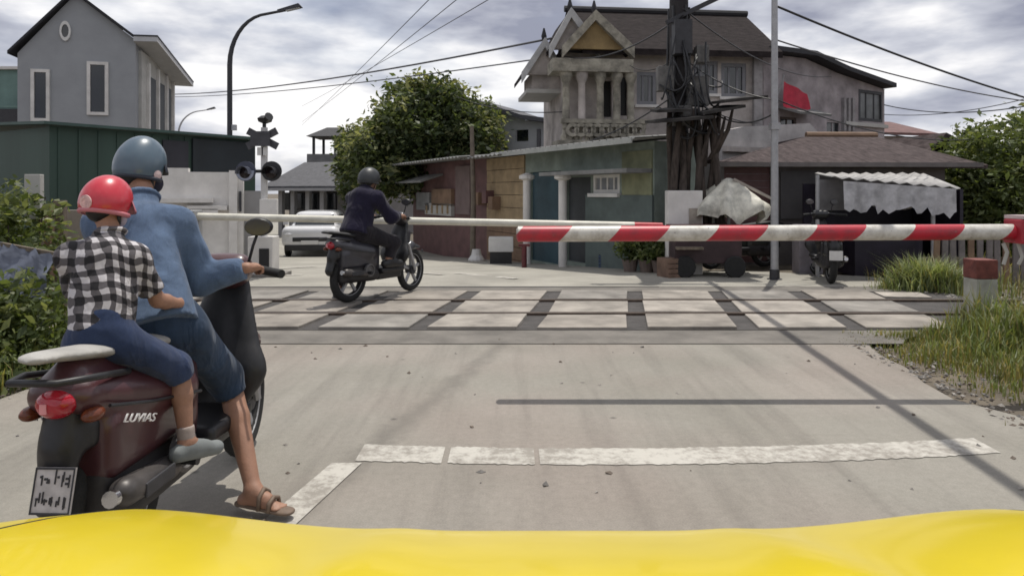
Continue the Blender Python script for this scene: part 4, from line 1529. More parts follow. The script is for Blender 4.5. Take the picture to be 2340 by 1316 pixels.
# low tiled shop in front
f = Fac((3.85, 12.9), (8.1, 13.1))
G = 0.0
lt = tag(f.root('tiled_shop', 0), 'low shop with a brown tiled roof and dark maroon roller door', 'shop')
z_e = hz(1700, 372)[1]
r = f.rect(1655, 1762, 382, 600)
r2 = f.rect(1782, 1868, 392, 500)
m = MB().wall(f.L, -0.1, z_e, 0.15, [(r[0], r[1], 0.0, r[3])])
m.box(0, 0.15, 0.15, 2.9, -0.1, z_e)
m.box(f.L - 0.15, f.L, 0.15, 2.9, -0.1, z_e)
m.build('wall', mat('grimy_brown_render', (0.14, 0.125, 0.122), 0.88, 0.25, 2.0, 0.3, 30.0), lt)
ns = 14
rd = None
for k in range(ns):
    z0, z1 = r[3] * k / ns, r[3] * (k + 1) / ns
    MB().box(r[0], r[1], 0.05 + 0.012 * (k % 2), 0.09, z0 + 0.004, z1).build('shutter_slat', MAROON, lt)
MB().box(r2[0], r2[1], -0.04, -0.002, r2[2], r2[3]).build('grey_panel', mat('dull_grey_sheet', (0.10, 0.095, 0.098), 0.7, 0.15, 3.0), lt)
sr0, zr0 = hz(1872, 312, 2.6)
zr1 = zr0
ro = MB()
ov = -0.45
ro.slab([(hz(1640, 380, ov)[0], ov, z_e + 0.0), (f.L + 0.5, ov, z_e - 0.05), (f.L + 0.2, 2.6, zr1), (sr0 - 0.3, 2.6, zr0)], 0.07)
ro.slab([(f.L + 0.5, 5.4, z_e), (hz(1640, 380, ov)[0], 5.4, z_e), (sr0 - 0.3, 2.61, zr0), (f.L + 0.2, 2.61, zr1)], 0.07)
ro.build('roof', mat('old_brown_roof_tile', (0.075, 0.060, 0.059), 0.92, 0.4, 4.0, 0.9, 14.0, stretch=(3, 1, 1), spec=0.1), lt)
MB().tube([(sr0 - 0.3, 2.6, zr0 + 0.03), (f.L + 0.2, 2.6, zr1 + 0.03)], 0.07, 8).build('ridge_cap', BROWNB, lt)
MB().box(hz(1640, 366, ov)[0], f.L + 0.4, ov - 0.02, ov + 0.02, z_e - 0.09, z_e - 0.01).build('fascia', mat('grey_brown_fascia', (0.14, 0.125, 0.12), 0.8, 0.2, 4.0), lt)
# pale annex wall rising behind the tiled shop
f = Fac((5.0, 15.6), (8.1, 17.3))
an = tag(f.root('annex_wall', 0), 'stained pale wall of an annex between the ornate house and tiled roof', 'wall')
q = [f.hit(px, py) for px, py in ((1650, 372), (1800, 368), (1868, 300), (1850, 282), (1700, 290), (1650, 300))]
MB().prism([(q[0][0], -0.2), (q[2][0], -0.2), q[2], q[3], q[4], q[5]], 0, 0.2, 'y').build('wall', mat('pale_stained_render', (0.42, 0.40, 0.39), 0.88, 0.25, 1.8, 0.3, 20.0), an)
a, z = f.hit(1640, 340)
b_, _ = f.hit(1800, 340)
MB().box(q[5][0], b_, -0.15, -0.002, z - 0.06, z + 0.05).build('ledge', BIGWALL, an)
# brown gable of another roof at the right
f = Fac((7.6, 15.2), (11.0, 15.6))
bg = tag(f.root('brown_roofed_house', 0), 'brown roofed house half hidden by the bushy tree', 'house')
a0, z0 = f.hit(2040, 405)
a1, z1 = f.hit(2125, 318)
a2, z2 = f.hit(2290, 400)
MB().prism([(a0 + 0.3, -0.1), (a2, -0.1), (a2, z2 - 0.1), (a1 + 0.4, z1 - 0.1), (a0 + 0.3, z0)], 0, 3, 'y').build('wall', mat('umber_wall', (0.12, 0.095, 0.072), 0.88, 0.25, 2.0), bg)
m = MB()
for (xa, za, xb, zb2) in ((a0, z0 - 0.05, a1, z1), (a1, z1, a2 + 0.4, z2 - 0.2)):
    m.prism([(xa, za), (xb, zb2), (xb, zb2 + 0.1), (xa, za + 0.1)], -0.5, 3.2, 'y')
m.build('roof', mat('old_brown_roof_tile', (0.085, 0.068, 0.066)), bg)
f = Fac((12.4, 26.0), (16.0, 27.0))
rr = tag(f.root('red_roofed_house', 0), 'distant house with a dull red roof behind the bare grey house', 'house')
za_, zb2 = f.hit(2070, 312)[1], f.hit(2070, 288)[1]
MB().box(-0.6, f.L, 0, 4, 0, za_).build('wall', BIGWALL, rr)
MB().prism([(-0.4, za_), (2, zb2 + 0.25), (4.4, za_), (4.4, za_ + 0.1), (2, zb2 + 0.38), (-0.4, za_ + 0.1)], -0.9, f.L + 0.2, 'x').build('roof', mat('dull_red_tile', (0.13, 0.065, 0.06), 0.8, 0.3, 4.0), rr)

# tarpaulin stall
st = tag(empty('tarpaulin_stall', (5.9, 11.2, 0)), 'dark roadside stall under a sagging awning with a ragged silver tarpaulin', 'stall')
O = Vector((5.9, 11.2, 0))
fl_, fr_, bl_, br_ = at(1900, 404, 10.6) - O, at(2195, 430, 10.6) - O, at(1862, 396, 12.3) - O, at(2110, 396, 12.3) - O
TARP = mat('silver_tarpaulin', (0.40, 0.39, 0.40), 0.55, 0.35, 5.0, 0.5, 12.0)
sheet_corr(fl_, fr_, bl_, br_, 9, 0.018, 'awning', mat('weathered_pale_sheet', (0.33, 0.32, 0.31), 0.7, 0.25, 4.0), st)
m = MB()
vs, fs = [], []
rg_ = random.Random(5)
NX, NY = 26, 6
c0, c1 = at(1925, 414, 10.58) - O, at(2182, 432, 10.58) - O
for j in range(NY + 1):
    for i in range(NX + 1):
        t = i / NX
        top = c0.lerp(c1, t)
        ln = 0.42 + 0.035 * math.sin(i * 1.9) + (rg_.uniform(-0.05, 0.03) if j == NY else 0)
        if j == NY and i in (7, 14, 15, 19):
            ln -= 0.1
        vs.append(top + Vector((0, -0.03 - 0.035 * math.sin(i * 1.35) * (j / NY) - 0.03 * j / NY, -ln * j / NY)))
for j in range(NY):
    for i in range(NX):
        fs.append((j * (NX + 1) + i, j * (NX + 1) + i + 1, (j + 1) * (NX + 1) + i + 1, (j + 1) * (NX + 1) + i))
m.add(vs, fs)
m.build('tarpaulin', TARP, st, smooth='all')
for px, py, d in ((1868, 400, 10.75), (2132, 440, 10.7), (1868, 400, 12.2), (2090, 400, 12.2)):
    p = at(px, py, d) - O
    MB().tube([(p.x, p.y, 0), p], 0.03, 8).build('post', GALV, st)
STALLSHADE = mat('dark_plum_stall_shade', (0.014, 0.010, 0.022), 0.5, 0.3, 4.0, 0.4, 10.0)  # near-black plum stands in for the shade inside the stall
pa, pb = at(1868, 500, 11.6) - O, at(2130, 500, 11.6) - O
MB().box(pa.x - 0.02, pb.x, 0.9, 0.95, 0, 1.45).build('shade_back_sheet', STALLSHADE, st)  # dark sheets added to make the stall interior read as shaded
MB().box(pb.x - 0.05, pb.x, -0.4, 0.9, 0, 1.35).build('shade_side_sheet', STALLSHADE, st)
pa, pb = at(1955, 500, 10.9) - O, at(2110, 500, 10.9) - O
MB().box(pa.x, pb.x, -0.28, 0.35, 0, 0.72).build('counter', STALLSHADE, st)
p = at(1880, 440, 11.0) - O
MB().box(p.x - 0.05, p.x + 0.42, -0.2, -0.16, 1.02, 1.5).build('side_flap', mat('grey_plastic_flap', (0.16, 0.155, 0.16), 0.6, 0.25, 5.0), st)
p = at(1845, 560, 11.3)
pil = tag(MB().box(-0.19, 0.19, -0.15, 0.15, 0, 0.78).build('masonry_block', mat('lilac_grey_plaster', (0.23, 0.21, 0.235), 0.85, 0.2, 4.0), bevel=0.01), 'pale plastered block beside the parked dark scooter', 'block')
pil.location = (p.x, 11.3, 0)

# wooden picket fence by the stall
fe = tag(empty('picket_fence', (6.1, 9.75, 0)), 'grey wooden picket fence beside the tarpaulin stall', 'fence')
rg_ = random.Random(8)
for k in range(26):
    x = -0.2 + k * 0.13
    hh = 0.72 + rg_.uniform(-0.08, 0.06)
    MB().box(x - 0.04, x + 0.04, -0.012 + 0.1 * k * 0.1, 0.012 + 0.1 * k * 0.1, 0, hh, Matrix.Rotation(rg_.uniform(-0.03, 0.03), 4, 'Y')).build('picket', mat('grey_picket_wood', (0.17, 0.15, 0.145), 0.85, 0.3, 6.0) if k % 4 else BROWNB, fe)
MB().box(-0.3, 3.2, 0.16, 0.19, 0.3, 0.38).build('fence_rail', WOOD, fe)
# ------------------------------------------------------------------ street furniture
# street lamps
def street_lamp(name, label, base, ztop, reach, r, head, m):
    root = tag(empty(name, base), label, 'street lamp', 'street lamps along the far road')
    h = ztop - base[2]
    pts = [(0, 0, 0), (0, 0, h * 0.78)]
    for k in range(1, 9):
        a = k / 8 * R(78)
        pts.append((reach * 0.62 * (1 - math.cos(a)) / (1 - math.cos(R(78))), 0, h * 0.78 + (h * 0.2) * math.sin(a) / math.sin(R(78))))
    pts.append((reach, 0, h * 0.995))
    n = len(pts)
    MB().tube(pts, [r * (1 - 0.5 * i / (n - 1)) for i in range(n)], 10).build('pole', m, root, smooth=True)
    M = Matrix.Translation((reach, 0, h * 0.995)) @ Matrix.Rotation(R(-13), 4, 'Y')
    hm = MB()
    hm.add([M @ Vector(v) for v in ((-0.05, -0.05, -0.03), (head, -0.11, -0.03), (head, 0.11, -0.03), (-0.05, 0.05, -0.03), (-0.05, -0.04, 0.06), (head * 0.9, -0.08, 0.09), (head * 0.9, 0.08, 0.09), (-0.05, 0.04, 0.06))],
           [(0, 3, 2, 1), (4, 5, 6, 7), (0, 1, 5, 4), (1, 2, 6, 5), (2, 3, 7, 6), (3, 0, 4, 7)])
    ho = hm.build('lamp_head', DARKMETAL, root, bevel=0.015)
    MB().box(head * 0.3, head * 0.9, -0.07, 0.07, -0.045, -0.028, M).build('lens', mat('frosted_lens', (0.5, 0.5, 0.5), 0.3), ho)
    return root


p = at(525, 290, 20)
lm = street_lamp('street_lamp', 'tall dark street lamp with curved arm behind the green shed', (p.x, 20, -0.55), at(525, 24, 20).z, 1.42, 0.075, 0.66, DARKMETAL)
for z in (3.2, 3.7):
    MB().cbox((0.13, 0, z), (0.06, 0.05, 0.08)).build('cable_clamp', GALV, lm)
p = at(408, 290, 48)
street_lamp('street_lamp', 'small far street lamp beside the grey gabled house', (p.x, 48, -0.6), at(408, 250, 48).z, 2.0, 0.07, 0.55, GALV)

# slim galvanised post in front of the tiled shop
p = at(1770, 640, 10.4)
sp_ = tag(empty('lamp_post', (p.x, 10.4, 0)), 'slim galvanised post standing at the kerb before the tiled shop', 'post')
MB().tube([(0, 0, 0), (0, 0, 2.1), (0, 0, 5.4)], [0.058, 0.052, 0.04], 12).build('pole', GALV, sp_, smooth=True)
MB().lathe([(0.11, 0), (0.11, 0.02), (0.075, 0.03), (0.07, 0.16)], 12).build('base_collar', DARKMETAL, sp_)
MB().cbox((0, 0, 2.28), (0.065, 0.065, 0.05)).build('clamp', GALV, sp_)

# thin pole with white base
p = at(1080, 582, 17.2)
tp = tag(empty('thin_pole', (p.x, 17.2, gz(p.x, 17.2))), 'thin brown pole with a whitewashed foot before the maroon shop', 'pole')
MB().tube([(0, 0, 0), (0.02, 0, 1.5), (-0.02, 0, 3.3)], [0.075, 0.065, 0.05], 10).build('pole', mat('brown_grey_pole', (0.14, 0.115, 0.09), 0.8, 0.25, 6.0), tp, smooth=True)
MB().lathe([(0.2, -0.05), (0.2, 0.06), (0.13, 0.16), (0.1, 0.3)], 12, Matrix.Translation((0.1, -0.1, 0))).build('foot', WHITEP, tp)

# utility pole with cable bundles
up_ = tag(empty('utility_pole', (2.80, 11.75, 0)), 'thick black utility pole with crossarms above the gnarled trunk', 'utility pole')
POLE = mat('tarred_pole', (0.022, 0.019, 0.020), 0.8, 0.3, 5.0, 0.4, 30.0)
MB().tube([(0, 0, 0), (0, 0, 3.5), (0, 0, 7.4)], [0.17, 0.165, 0.14], 12).build('pole', POLE, up_, smooth=True)
MB().bar((-0.25, -0.18, 4.1), (1.1, -0.18, 4.75), 0.07, 0.07).build('brace', DARKMETAL, up_)
MB().bar((0.1, -0.2, 4.72), (1.15, -0.2, 4.62), 0.05, 0.05).build('crossarm', DARKMETAL, up_)
MB().bar((-0.9, -0.2, 6.6), (0.9, -0.2, 6.6), 0.09, 0.09).build('crossarm', DARKMETAL, up_)
MB().bar((-0.3, -0.2, 5.2), (0.85, -0.2, 5.2), 0.09, 0.09).build('crossarm', DARKMETAL, up_)
MB().box(-0.16, 0.12, -0.42, -0.17, 3.55, 4.1).build('junction_box', DARKMETAL, up_)
for bx_, bz_, bw_, bh_ in ((-0.30, 3.15, 0.13, 0.2), (0.24, 2.95, 0.16, 0.24), (-0.02, 2.55, 0.15, 0.16), (0.30, 3.55, 0.10, 0.14)):
    MB().box(bx_ - bw_, bx_ + bw_, -0.40, -0.20, bz_ - bh_, bz_ + bh_).build('meter_box', mat('grimy_meter_box', (0.13, 0.125, 0.12), 0.7, 0.4, 8.0), up_, bevel=0.01)
rgc = random.Random(77)
for k in range(16):
    x0, z0 = rgc.uniform(-0.35, 0.35), rgc.uniform(2.9, 4.0)
    x1, z1 = rgc.uniform(-0.5, 0.6), rgc.uniform(2.2, 3.2)
    xm = (x0 + x1) / 2 + rgc.uniform(-0.35, 0.35)
    zm = min(z0, z1) - rgc.uniform(0.1, 0.5)
    pts = []
    for i_ in range(11):
        t_ = i_ / 10
        pts.append(((1 - t_) ** 2 * x0 + 2 * t_ * (1 - t_) * xm + t_ * t_ * x1, -0.44 - 0.12 * math.sin(math.pi * t_), (1 - t_) ** 2 * z0 + 2 * t_ * (1 - t_) * zm + t_ * t_ * z1))
    MB().tube(pts, rgc.uniform(0.008, 0.02), 6).build('tangled_cable', BLACKPL, up_, smooth='all')
for k in range(5):
    a = k * 1.3
    MB().tube([(0.18 * math.cos(a), 0.18 * math.sin(a) - 0.02, 2.6), (0.19 * math.cos(a + .2), 0.19 * math.sin(a + .2), 3.4), (0.17 * math.cos(a), 0.17 * math.sin(a), 4.4)], 0.022, 6).build('riser_cable', BLACKPL, up_)
for k, (x, y, z) in enumerate(((-0.75, -0.2, 6.7), (0.0, -0.2, 6.7), (0.75, -0.2, 6.7))):
    MB().lathe([(0.03, 0), (0.07, 0.04), (0.04, 0.08), (0.06, 0.12), (0.02, 0.17)], 10, Matrix.Translation((x, y, z - 0.06))).build('insulator', CREAM, up_)

# gnarled trunk wrapped round the pole foot, with a flat ragged roof sheet on it
gt = tag(empty('gnarled_trunk', (2.98, 11.45, 0)), 'gnarled many stemmed dead trunk rooted behind the whitewashed plinth', 'tree')
rg_ = random.Random(12)
m = MB()
for k in range(11):
    x0 = -0.42 + 0.085 * k
    pts, rs = [], []
    for j in range(7):
        t = j / 6
        pts.append((x0 * (1.0 - 0.12 * t) + 0.05 * math.sin(k * 2.1 + t * 5) * (0.3 + t), 0.12 * math.sin(k * 1.7 + t * 4) - 0.05, 0.2 + 2.45 * t))
        rs.append(0.075 * (1 - 0.35 * t) * rg_.uniform(0.75, 1.15))
    m.tube(pts, rs, 8)
m.build('trunk', BARK, gt, smooth='all')
for k in range(4):
    a = Vector((0.02 + 0.1 * k, -0.15, 1.6 + 0.12 * k))
    b_ = a + Vector((rg_.uniform(0.1, 0.22), rg_.uniform(-0.2, 0.1), rg_.uniform(0.6, 1.0)))
    MB().tube([a, a.lerp(b_, 0.5) + Vector((rg_.uniform(-0.1, 0.1), 0, 0)), b_], [0.045, 0.035, 0.018], 7).build('branch', BARK, gt, smooth='all')
pl = tag(empty('plinth', (2.80, 11.2, 0)), 'whitewashed masonry plinth at the foot of the gnarled trunk', 'plinth')
MB().box(-0.33, 0.22, -0.12, 0.12, -0.02, 1.33).build('block', WHITEW, pl, bevel=0.015)
MB().box(0.0, 0.20, -0.14, -0.122, 0.6, 1.05).build('plaster_patch', mat('dirty_beige_plaster', (0.30, 0.27, 0.23), 0.85, 0.25, 5.0), pl)
cs = tag(empty('roof_sheet', (3.0, 11.4, 2.7)), 'ragged dark fibro roof sheets propped on top of the gnarled trunk', 'roof sheet')
SHEET = mat('mildewed_sheet', (0.050, 0.047, 0.046), 0.85, 0.4, 5.0, 0.5, 20.0, spec=0.1)
for k, (a, b_, y0, y1, z0, z1) in enumerate(((-0.82, 0.1, -0.7, 0.3, -0.30, -0.22), (-0.05, 0.62, -0.6, 0.45, -0.16, -0.04), (0.25, 0.95, -0.65, 0.4, 0.02, 0.10), (-0.75, -0.2, -0.55, 0.2, -0.12, -0.1))):
    q = [(a, y0, z0), (b_, y0 + 0.05, z1), (b_ - 0.05, y1, z1 + 0.12), (a + 0.04, y1, z0 + 0.1)]
    MB().slab(q, 0.045).build('sheet', SHEET, cs)

# umbrella wrapped in tarpaulin over a vendor's cart
um = tag(empty('wrapped_umbrella', (3.48, 11.25, 0)), 'silver tarpaulin draped over a market umbrella beside the slim post', 'umbrella')
m = MB()
vs, fs = [], []
NA, NR = 40, 9
rg_ = random.Random(4)
for j in range(NR + 1):
    t = j / NR
    for i in range(NA):
        a = 2 * math.pi * i / NA
        fold = 0.5 + 0.5 * math.cos(a * 7 + 0.6 * math.sin(3 * a))
        rad = 0.03 + (0.76 * t ** 0.75) * (0.66 + 0.38 * fold * t + 0.05 * math.sin(a * 13 + j))
        z = 1.53 - 0.56 * t ** 1.15 - 0.13 * (1 - fold) * t + (0.06 * math.sin(a * 5) * t)
        if t > 0.8:
            rad *= 1 - (t - 0.8) * 0.9
        vs.append((rad * math.cos(a), rad * 0.8 * math.sin(a), z))
for j in range(NR):
    for i in range(NA):
        i2 = (i + 1) % NA
        fs.append((j * NA + i, j * NA + i2, (j + 1) * NA + i2, (j + 1) * NA + i))
fs.append(tuple(range(NA)))
m.add(vs, fs)
m.build('tarpaulin', mat('crumpled_silver_tarpaulin', (0.60, 0.58, 0.50), 0.5, 0.45, 4.5, 0.9, 9.0), um, smooth='all')
MB().tube([(0, 0, 0), (0, 0, 1.5)], 0.025, 8).build('pole', GALV, um)
MB().bar((0.05, -0.1, 1.51), (0.68, -0.15, 1.18), 0.05, 0.04).build('rib', mat('pale_wood_batten', (0.36, 0.32, 0.28), 0.8, 0.15, 5.0), um)
ct = tag(empty('vendor_cart', (2.98, 10.85, 0)), 'dark maroon vendor cart under the wrapped umbrella', 'cart')
MB().box(-0.5, 0.52, -0.2, 0.22, 0.22, 0.76).build('cabinet', mat('dark_maroon_cabinet', (0.040, 0.022, 0.024), 0.7, 0.35, 4.0), ct, bevel=0.01)  # one dark maroon with random tone
MB().box(-0.54, 0.58, -0.26, 0.24, 0.762, 0.80).build('counter', mat('dull_red_counter', (0.12, 0.03, 0.032), 0.5, 0.2, 4.0), ct)
for x in (-0.36, 0.4):
    MB().lathe([(0.15, -0.02), (0.17, 0), (0.15, 0.02)], 16, Matrix.Translation((x, -0.24, 0.17)) @ Matrix.Rotation(R(90), 4, 'X')).build('wheel', RUBBER, ct)
MB().box(-0.5, -0.1, -0.34, -0.205, 0.44, 0.48).build('shelf', WOOD, ct)

# potted plants in front of the hut
for k, (px, py, d) in enumerate(((1440, 560, 11.9), (1478, 565, 11.7), (1508, 575, 11.5))):
    p = at(px, py, d)
    root = tag(empty('potted_plant', (p.x, d, gz(p.x, d))), ('straggly potted plant under the dado of the green hut', 'potted plant at the hut corner, middle of the three pots', 'potted plant beside the whitewashed plinth')[k], 'plant', 'pots by the green hut')
    MB().lathe([(0.10, 0), (0.14, 0.2), (0.15, 0.22), (0.13, 0.22), (0.11, 0.15)], 14).build('pot', mat('terracotta_grey', (0.15, 0.115, 0.10), 0.85, 0.2, 5.0), root)
    sps = crown_spots([((0, 0, 0.42), (0.24, 0.2, 0.22))], 12, 0.05, 900, 40 + k)
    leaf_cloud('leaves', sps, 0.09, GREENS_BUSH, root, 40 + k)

# white-and-red marker post in the grass
def marker(name, label, x, y, h, w):
    root = tag(empty(name, (x, y, 0)), label, 'marker post')
    MB().box(-w / 2, w / 2, -w / 2, w / 2, -0.05, h * 0.72).build('post', mat('mossy_white_concrete', (0.36, 0.36, 0.31), 0.85, 0.25, 6.0, 0.3, 40.0), root, bevel=0.008)
    MB().box(-w / 2 - 0.003, w / 2 + 0.003, -w / 2 - 0.003, w / 2 + 0.003, h * 0.722, h).build('cap', mat('flaking_red_paint', (0.15, 0.045, 0.035), 0.8, 0.4, 12.0, 0.4, 40.0), root, bevel=0.01)
    return root


p = at(2240, 740, 6.75)
marker('marker_post', 'short white concrete marker post with a flaking red top', p.x, 6.75, 0.66, 0.20)
tag(MB().slab([(4.55, 8.55, 0.03), (5.1, 8.5, 0.03), (5.15, 8.85, 0.04), (4.6, 8.9, 0.04)], 0.05).build('concrete_slab', SLABS[2]), 'loose pale concrete slab lying in the grass beside the rails', 'slab')

# left verge: meter board, fence posts, blue sheet
p = at(78, 450, 6.6)
mb_ = tag(empty('meter_board', (p.x, 6.6, 0)), 'white meter board on a post beside the green shed', 'meter board')
MB().box(-0.075, 0.075, -0.03, 0.03, 1.05, 1.47).build('board', CREAM, mb_, bevel=0.006)
MB().box(-0.04, 0.04, 0.03, 0.08, 0, 1.4).build('post', WOOD, mb_)
MB().cbox((0.01, -0.04, 1.24), (0.022, 0.012, 0.035)).build('dial', BLACKPL, mb_)
for k, (px, d, w, h, mm, nm, lb) in enumerate(((112, 6.9, 0.07, 1.18, BROWNB, 'fence_post', 'dark brown wooden fence post next to the meter board'), (138, 7.0, 0.10, 1.22, WOOD, 'fence_post', 'broad weathered wooden fence post behind the child'), (172, 7.2, 0.22, 1.12, mat('pale_tan_board', (0.30, 0.26, 0.22), 0.85, 0.2, 5.0), 'wooden_board', 'pale tan upright board behind the red helmet'))):
    p = at(px, 600, d)
    o = tag(MB().box(-w / 2, w / 2, -0.035, 0.035, -0.05, h).build(nm, mm, bevel=0.006), lb, 'post' if k < 2 else 'board')
    o.location = (p.x, d, 0)
p = at(45, 590, 5.35)
bs = tag(empty('plastic_sheet', (p.x, 5.35, 0)), 'crumpled blue grey plastic sheet thrown over the bush', 'plastic sheet')
m = MB()
vs, fs = [], []
for j in range(9):
    for i in range(13):
        t, w = i / 12, j / 8
        vs.append((-0.38 + 0.62 * t, -0.12 + 0.16 * (1 - w) + 0.03 * math.sin(i * 1.7 + j), 0.96 - 0.32 * w - 0.14 * t + 0.02 * math.sin(i * 2.3) * math.cos(j * 1.4)))
for j in range(8):
    for i in range(12):
        fs.append((j * 13 + i, j * 13 + i + 1, (j + 1) * 13 + i + 1, (j + 1) * 13 + i))
m.add(vs, fs)
so = m.build('sheet', mat('blue_grey_plastic', (0.12, 0.135, 0.18), 0.5, 0.3, 5.0, 0.4, 14.0), bs, smooth='all')
MB().bar((-0.4, 0.06, 0.94), (0.26, 0.06, 0.82), 0.03, 0.03).build('batten', WOOD, bs)

# ------------------------------------------------------------------ crossing barriers and signal
def rod_x(m, L, r, n=20):
    m.lathe([(r * 0.6, 0), (r, 0.012), (r, L - 0.012), (r * 0.6, L)], n, Matrix.Rotation(R(90), 4, 'Y'))
    return m


STR1 = stripe_material('barrier_red_and_white', 0.645, 0.9, 0.5, offset=0.0)
D1 = 4.62
p = at(1180, 535, D1)
p2 = at(2320, 530, D1)
nb1 = tag(empty('crossing_barrier', (p.x, D1, p.z)), 'red and white striped barrier pole lowered across the near lane', 'barrier', 'crossing barriers')
LB = p2.x - p.x
arm = rod_x(MB(), LB + 0.5, 0.052).build('arm', STR1, nb1, smooth=True)
arm.rotation_euler = (0, -math.atan2(p2.z - p.z, LB), 0)
bx = LB - 0.02
MB().box(bx, bx + 0.42, -0.085, 0.085, p2.z - p.z - 0.075, p2.z - p.z + 0.085).build('clamp', mat('crimson_enamel', (0.34, 0.02, 0.035), 0.45, 0.2, 6.0), nb1, bevel=0.012)
MB().box(bx + 0.01, bx + 0.44, -0.09, 0.09, p2.z - p.z + 0.087, p2.z - p.z + 0.11).build('clamp_cap', mat('pinkish_white_cap', (0.5, 0.4, 0.4), 0.5, 0.1, 5.0), nb1)
MB().box(bx + 0.42, bx + 0.78, -0.17, 0.17, -p.z, 0.05).build('machine_cabinet', mat('cabinet_grey', (0.3, 0.3, 0.3), 0.6, 0.15, 5.0), nb1, bevel=0.015)
MB().box(bx + 0.8, bx + 1.15, -0.13, 0.13, -0.13, 0.13).build('counterweight', REDP, nb1, bevel=0.01)
ch = MB()
for k in range(5):
    x = bx - 0.06 + 0.1 * k
    ch.tube([(x, 0, -0.06), (x + 0.02, -0.01, -0.12 - 0.03 * (k % 2)), (x + 0.01, 0.01, -0.2)], 0.012, 6)
ch.build('hanging_chain', CREAM, nb1)

D2 = 9.75
p = at(560, 497, D2)
p2 = at(1515, 517, D2)
fb = tag(empty('crossing_barrier', (p.x, D2, p.z)), 'thin pale barrier pole lowered across the far side of the tracks', 'barrier', 'crossing barriers')
LB = p2.x - p.x
rot = (0, math.atan2(p.z - p2.z, LB), 0)
s1 = 5.42
m = MB().lathe([(0.05, -1.0), (0.05, s1)], 16, Matrix.Rotation(R(90), 4, 'Y'))
a1 = m.build('arm', mat('yellowed_white_enamel', (0.60, 0.58, 0.50), 0.5, 0.15, 5.0), fb, smooth=True)
a1.rotation_euler = rot
m = MB().lathe([(0.047, s1), (0.047, LB - 0.01), (0.03, LB)], 16, Matrix.Rotation(R(90), 4, 'Y'))
a2 = m.build('arm_tip', REDP, fb, smooth=True)
a2.rotation_euler = rot
MB().box(-1.05, -0.65, -0.14, 0.14, -p.z, 0.1).build('machine_cabinet', mat('cabinet_grey', (0.3, 0.3, 0.3)), fb, bevel=0.015)

# crossing signal with crossbuck
p = at(604, 630, 10.9)
sg = tag(empty('crossing_signal', (p.x, 10.9, 0)), 'railway crossing signal with crossbuck star and two round black lamps', 'signal')
SIGP = mat('signal_pole_white', (0.55, 0.54, 0.53), 0.6, 0.12, 5.0)


def sz(py):
    return H - (py - HY) / F * 10.9


MB().tube([(0, 0, 0), (0, 0, sz(292))], 0.052, 12).build('pole', SIGP, sg, smooth=True)
MB().box(-0.2, 0.18, -0.16, 0.16, -0.02, 0.62).build('base_cabinet', WHITEW, sg, bevel=0.012)
MB().box(-0.02, 0.13, -0.175, -0.162, 0.14, 0.44).build('cabinet_door', BLACKPL, sg)
MB().box(-0.33, 0.33, -0.3, 0.3, -0.06, 0.05).build('footing', mat('footing_concrete', (0.2, 0.185, 0.17), 0.9, 0.2, 5.0), sg)
MB().box(-0.03, 0.24, -0.13, -0.06, sz(508), sz(455)).build('relay_box', WHITEW, sg, bevel=0.01)
XM = mat('weathered_sign_grey', (0.06, 0.06, 0.068), 0.7, 0.25, 6.0)
zc = sz(318)
for a in (28, -28):
    MB().box(-0.26, 0.26, -0.085 if a > 0 else -0.11, -0.06 if a > 0 else -0.087, -0.055, 0.055, Matrix.Translation((0, 0, zc)) @ Matrix.Rotation(R(a), 4, 'Y')).build('crossbuck_blade', XM, sg)
MB().box(-0.17, 0.13, -0.13, -0.112, zc - 0.12, zc + 0.11).build('sign_plate', XM, sg)
MB().tube([(0, 0, sz(292)), (0.0, 0, sz(283))], 0.03, 8).build('bell_stem', BLACKPL, sg)
MB().lathe([(0.03, 0), (0.10, 0.03), (0.115, 0.08), (0.06, 0.12), (0.0, 0.13)], 14, Matrix.Translation((0.01, 0, sz(283)))).build('bell', BLACKPL, sg, smooth=True)
MB().tube([(0.02, -0.02, sz(276)), (0.11, -0.1, sz(268))], [0.03, 0.07], 10).build('horn', BLACKPL, sg)
for k in range(2):
    MB().box(-0.05 + 0.07 * k - 0.03, -0.05 + 0.07 * k + 0.06, -0.09, -0.07, sz(356), sz(338)).build('white_plate', WHITEP, sg)
MB().bar((-0.42, -0.06, sz(392)), (0.28, -0.06, sz(392)), 0.05, 0.05).build('lamp_bracket', BLACKPL, sg)
for sx, nm in ((-0.25, 0), (0.15, 1)):
    tb = MB().lathe([(0.155, 0), (0.155, 0.02), (0.0, 0.021)], 24, Matrix.Translation((sx, -0.09, sz(392))) @ Matrix.Rotation(R(90), 4, 'X') @ Matrix.Rotation(0, 4, 'Z')).build('target_board', BLACKPL if nm else mat('slate_blue_board', (0.05, 0.056, 0.085), 0.5, 0.15, 5.0), sg)
    MB().lathe([(0.085, 0.0), (0.085, 0.03), (0.0, 0.05)], 18, Matrix.Translation((sx, -0.112, sz(396))) @ Matrix.Rotation(R(90), 4, 'X')).build('lens', mat('unlit_signal_lens', (0.015, 0.01, 0.012), 0.2, 0.1, 5.0), tb)
    hd = MB()
    vs, fs = [], []
    for i in range(13):
        a = R(-10 + 200 * i / 12)
        for y in (-0.112, -0.28):
            vs.append((sx + 0.10 * math.cos(a), y, sz(396) + 0.10 * math.sin(a)))
    for i in range(12):
        fs.append((2 * i, 2 * i + 1, 2 * i + 3, 2 * i + 2))
    hd.add(vs, fs)
    hd.build('hood', mat('blue_grey_hood', (0.16, 0.17, 0.21), 0.4, 0.15, 5.0) if nm == 0 else BLACKPL, tb, smooth='all')

MB().prism([(-0.25 + 0.135 * math.cos(R(a)), sz(394) + 0.13 * math.sin(R(a))) for a in range(170, 371, 10)], -0.135, -0.12, 'y').build('pale_blue_face', mat('pale_blue_enamel', (0.30, 0.33, 0.42), 0.5, 0.15, 5.0), sg)

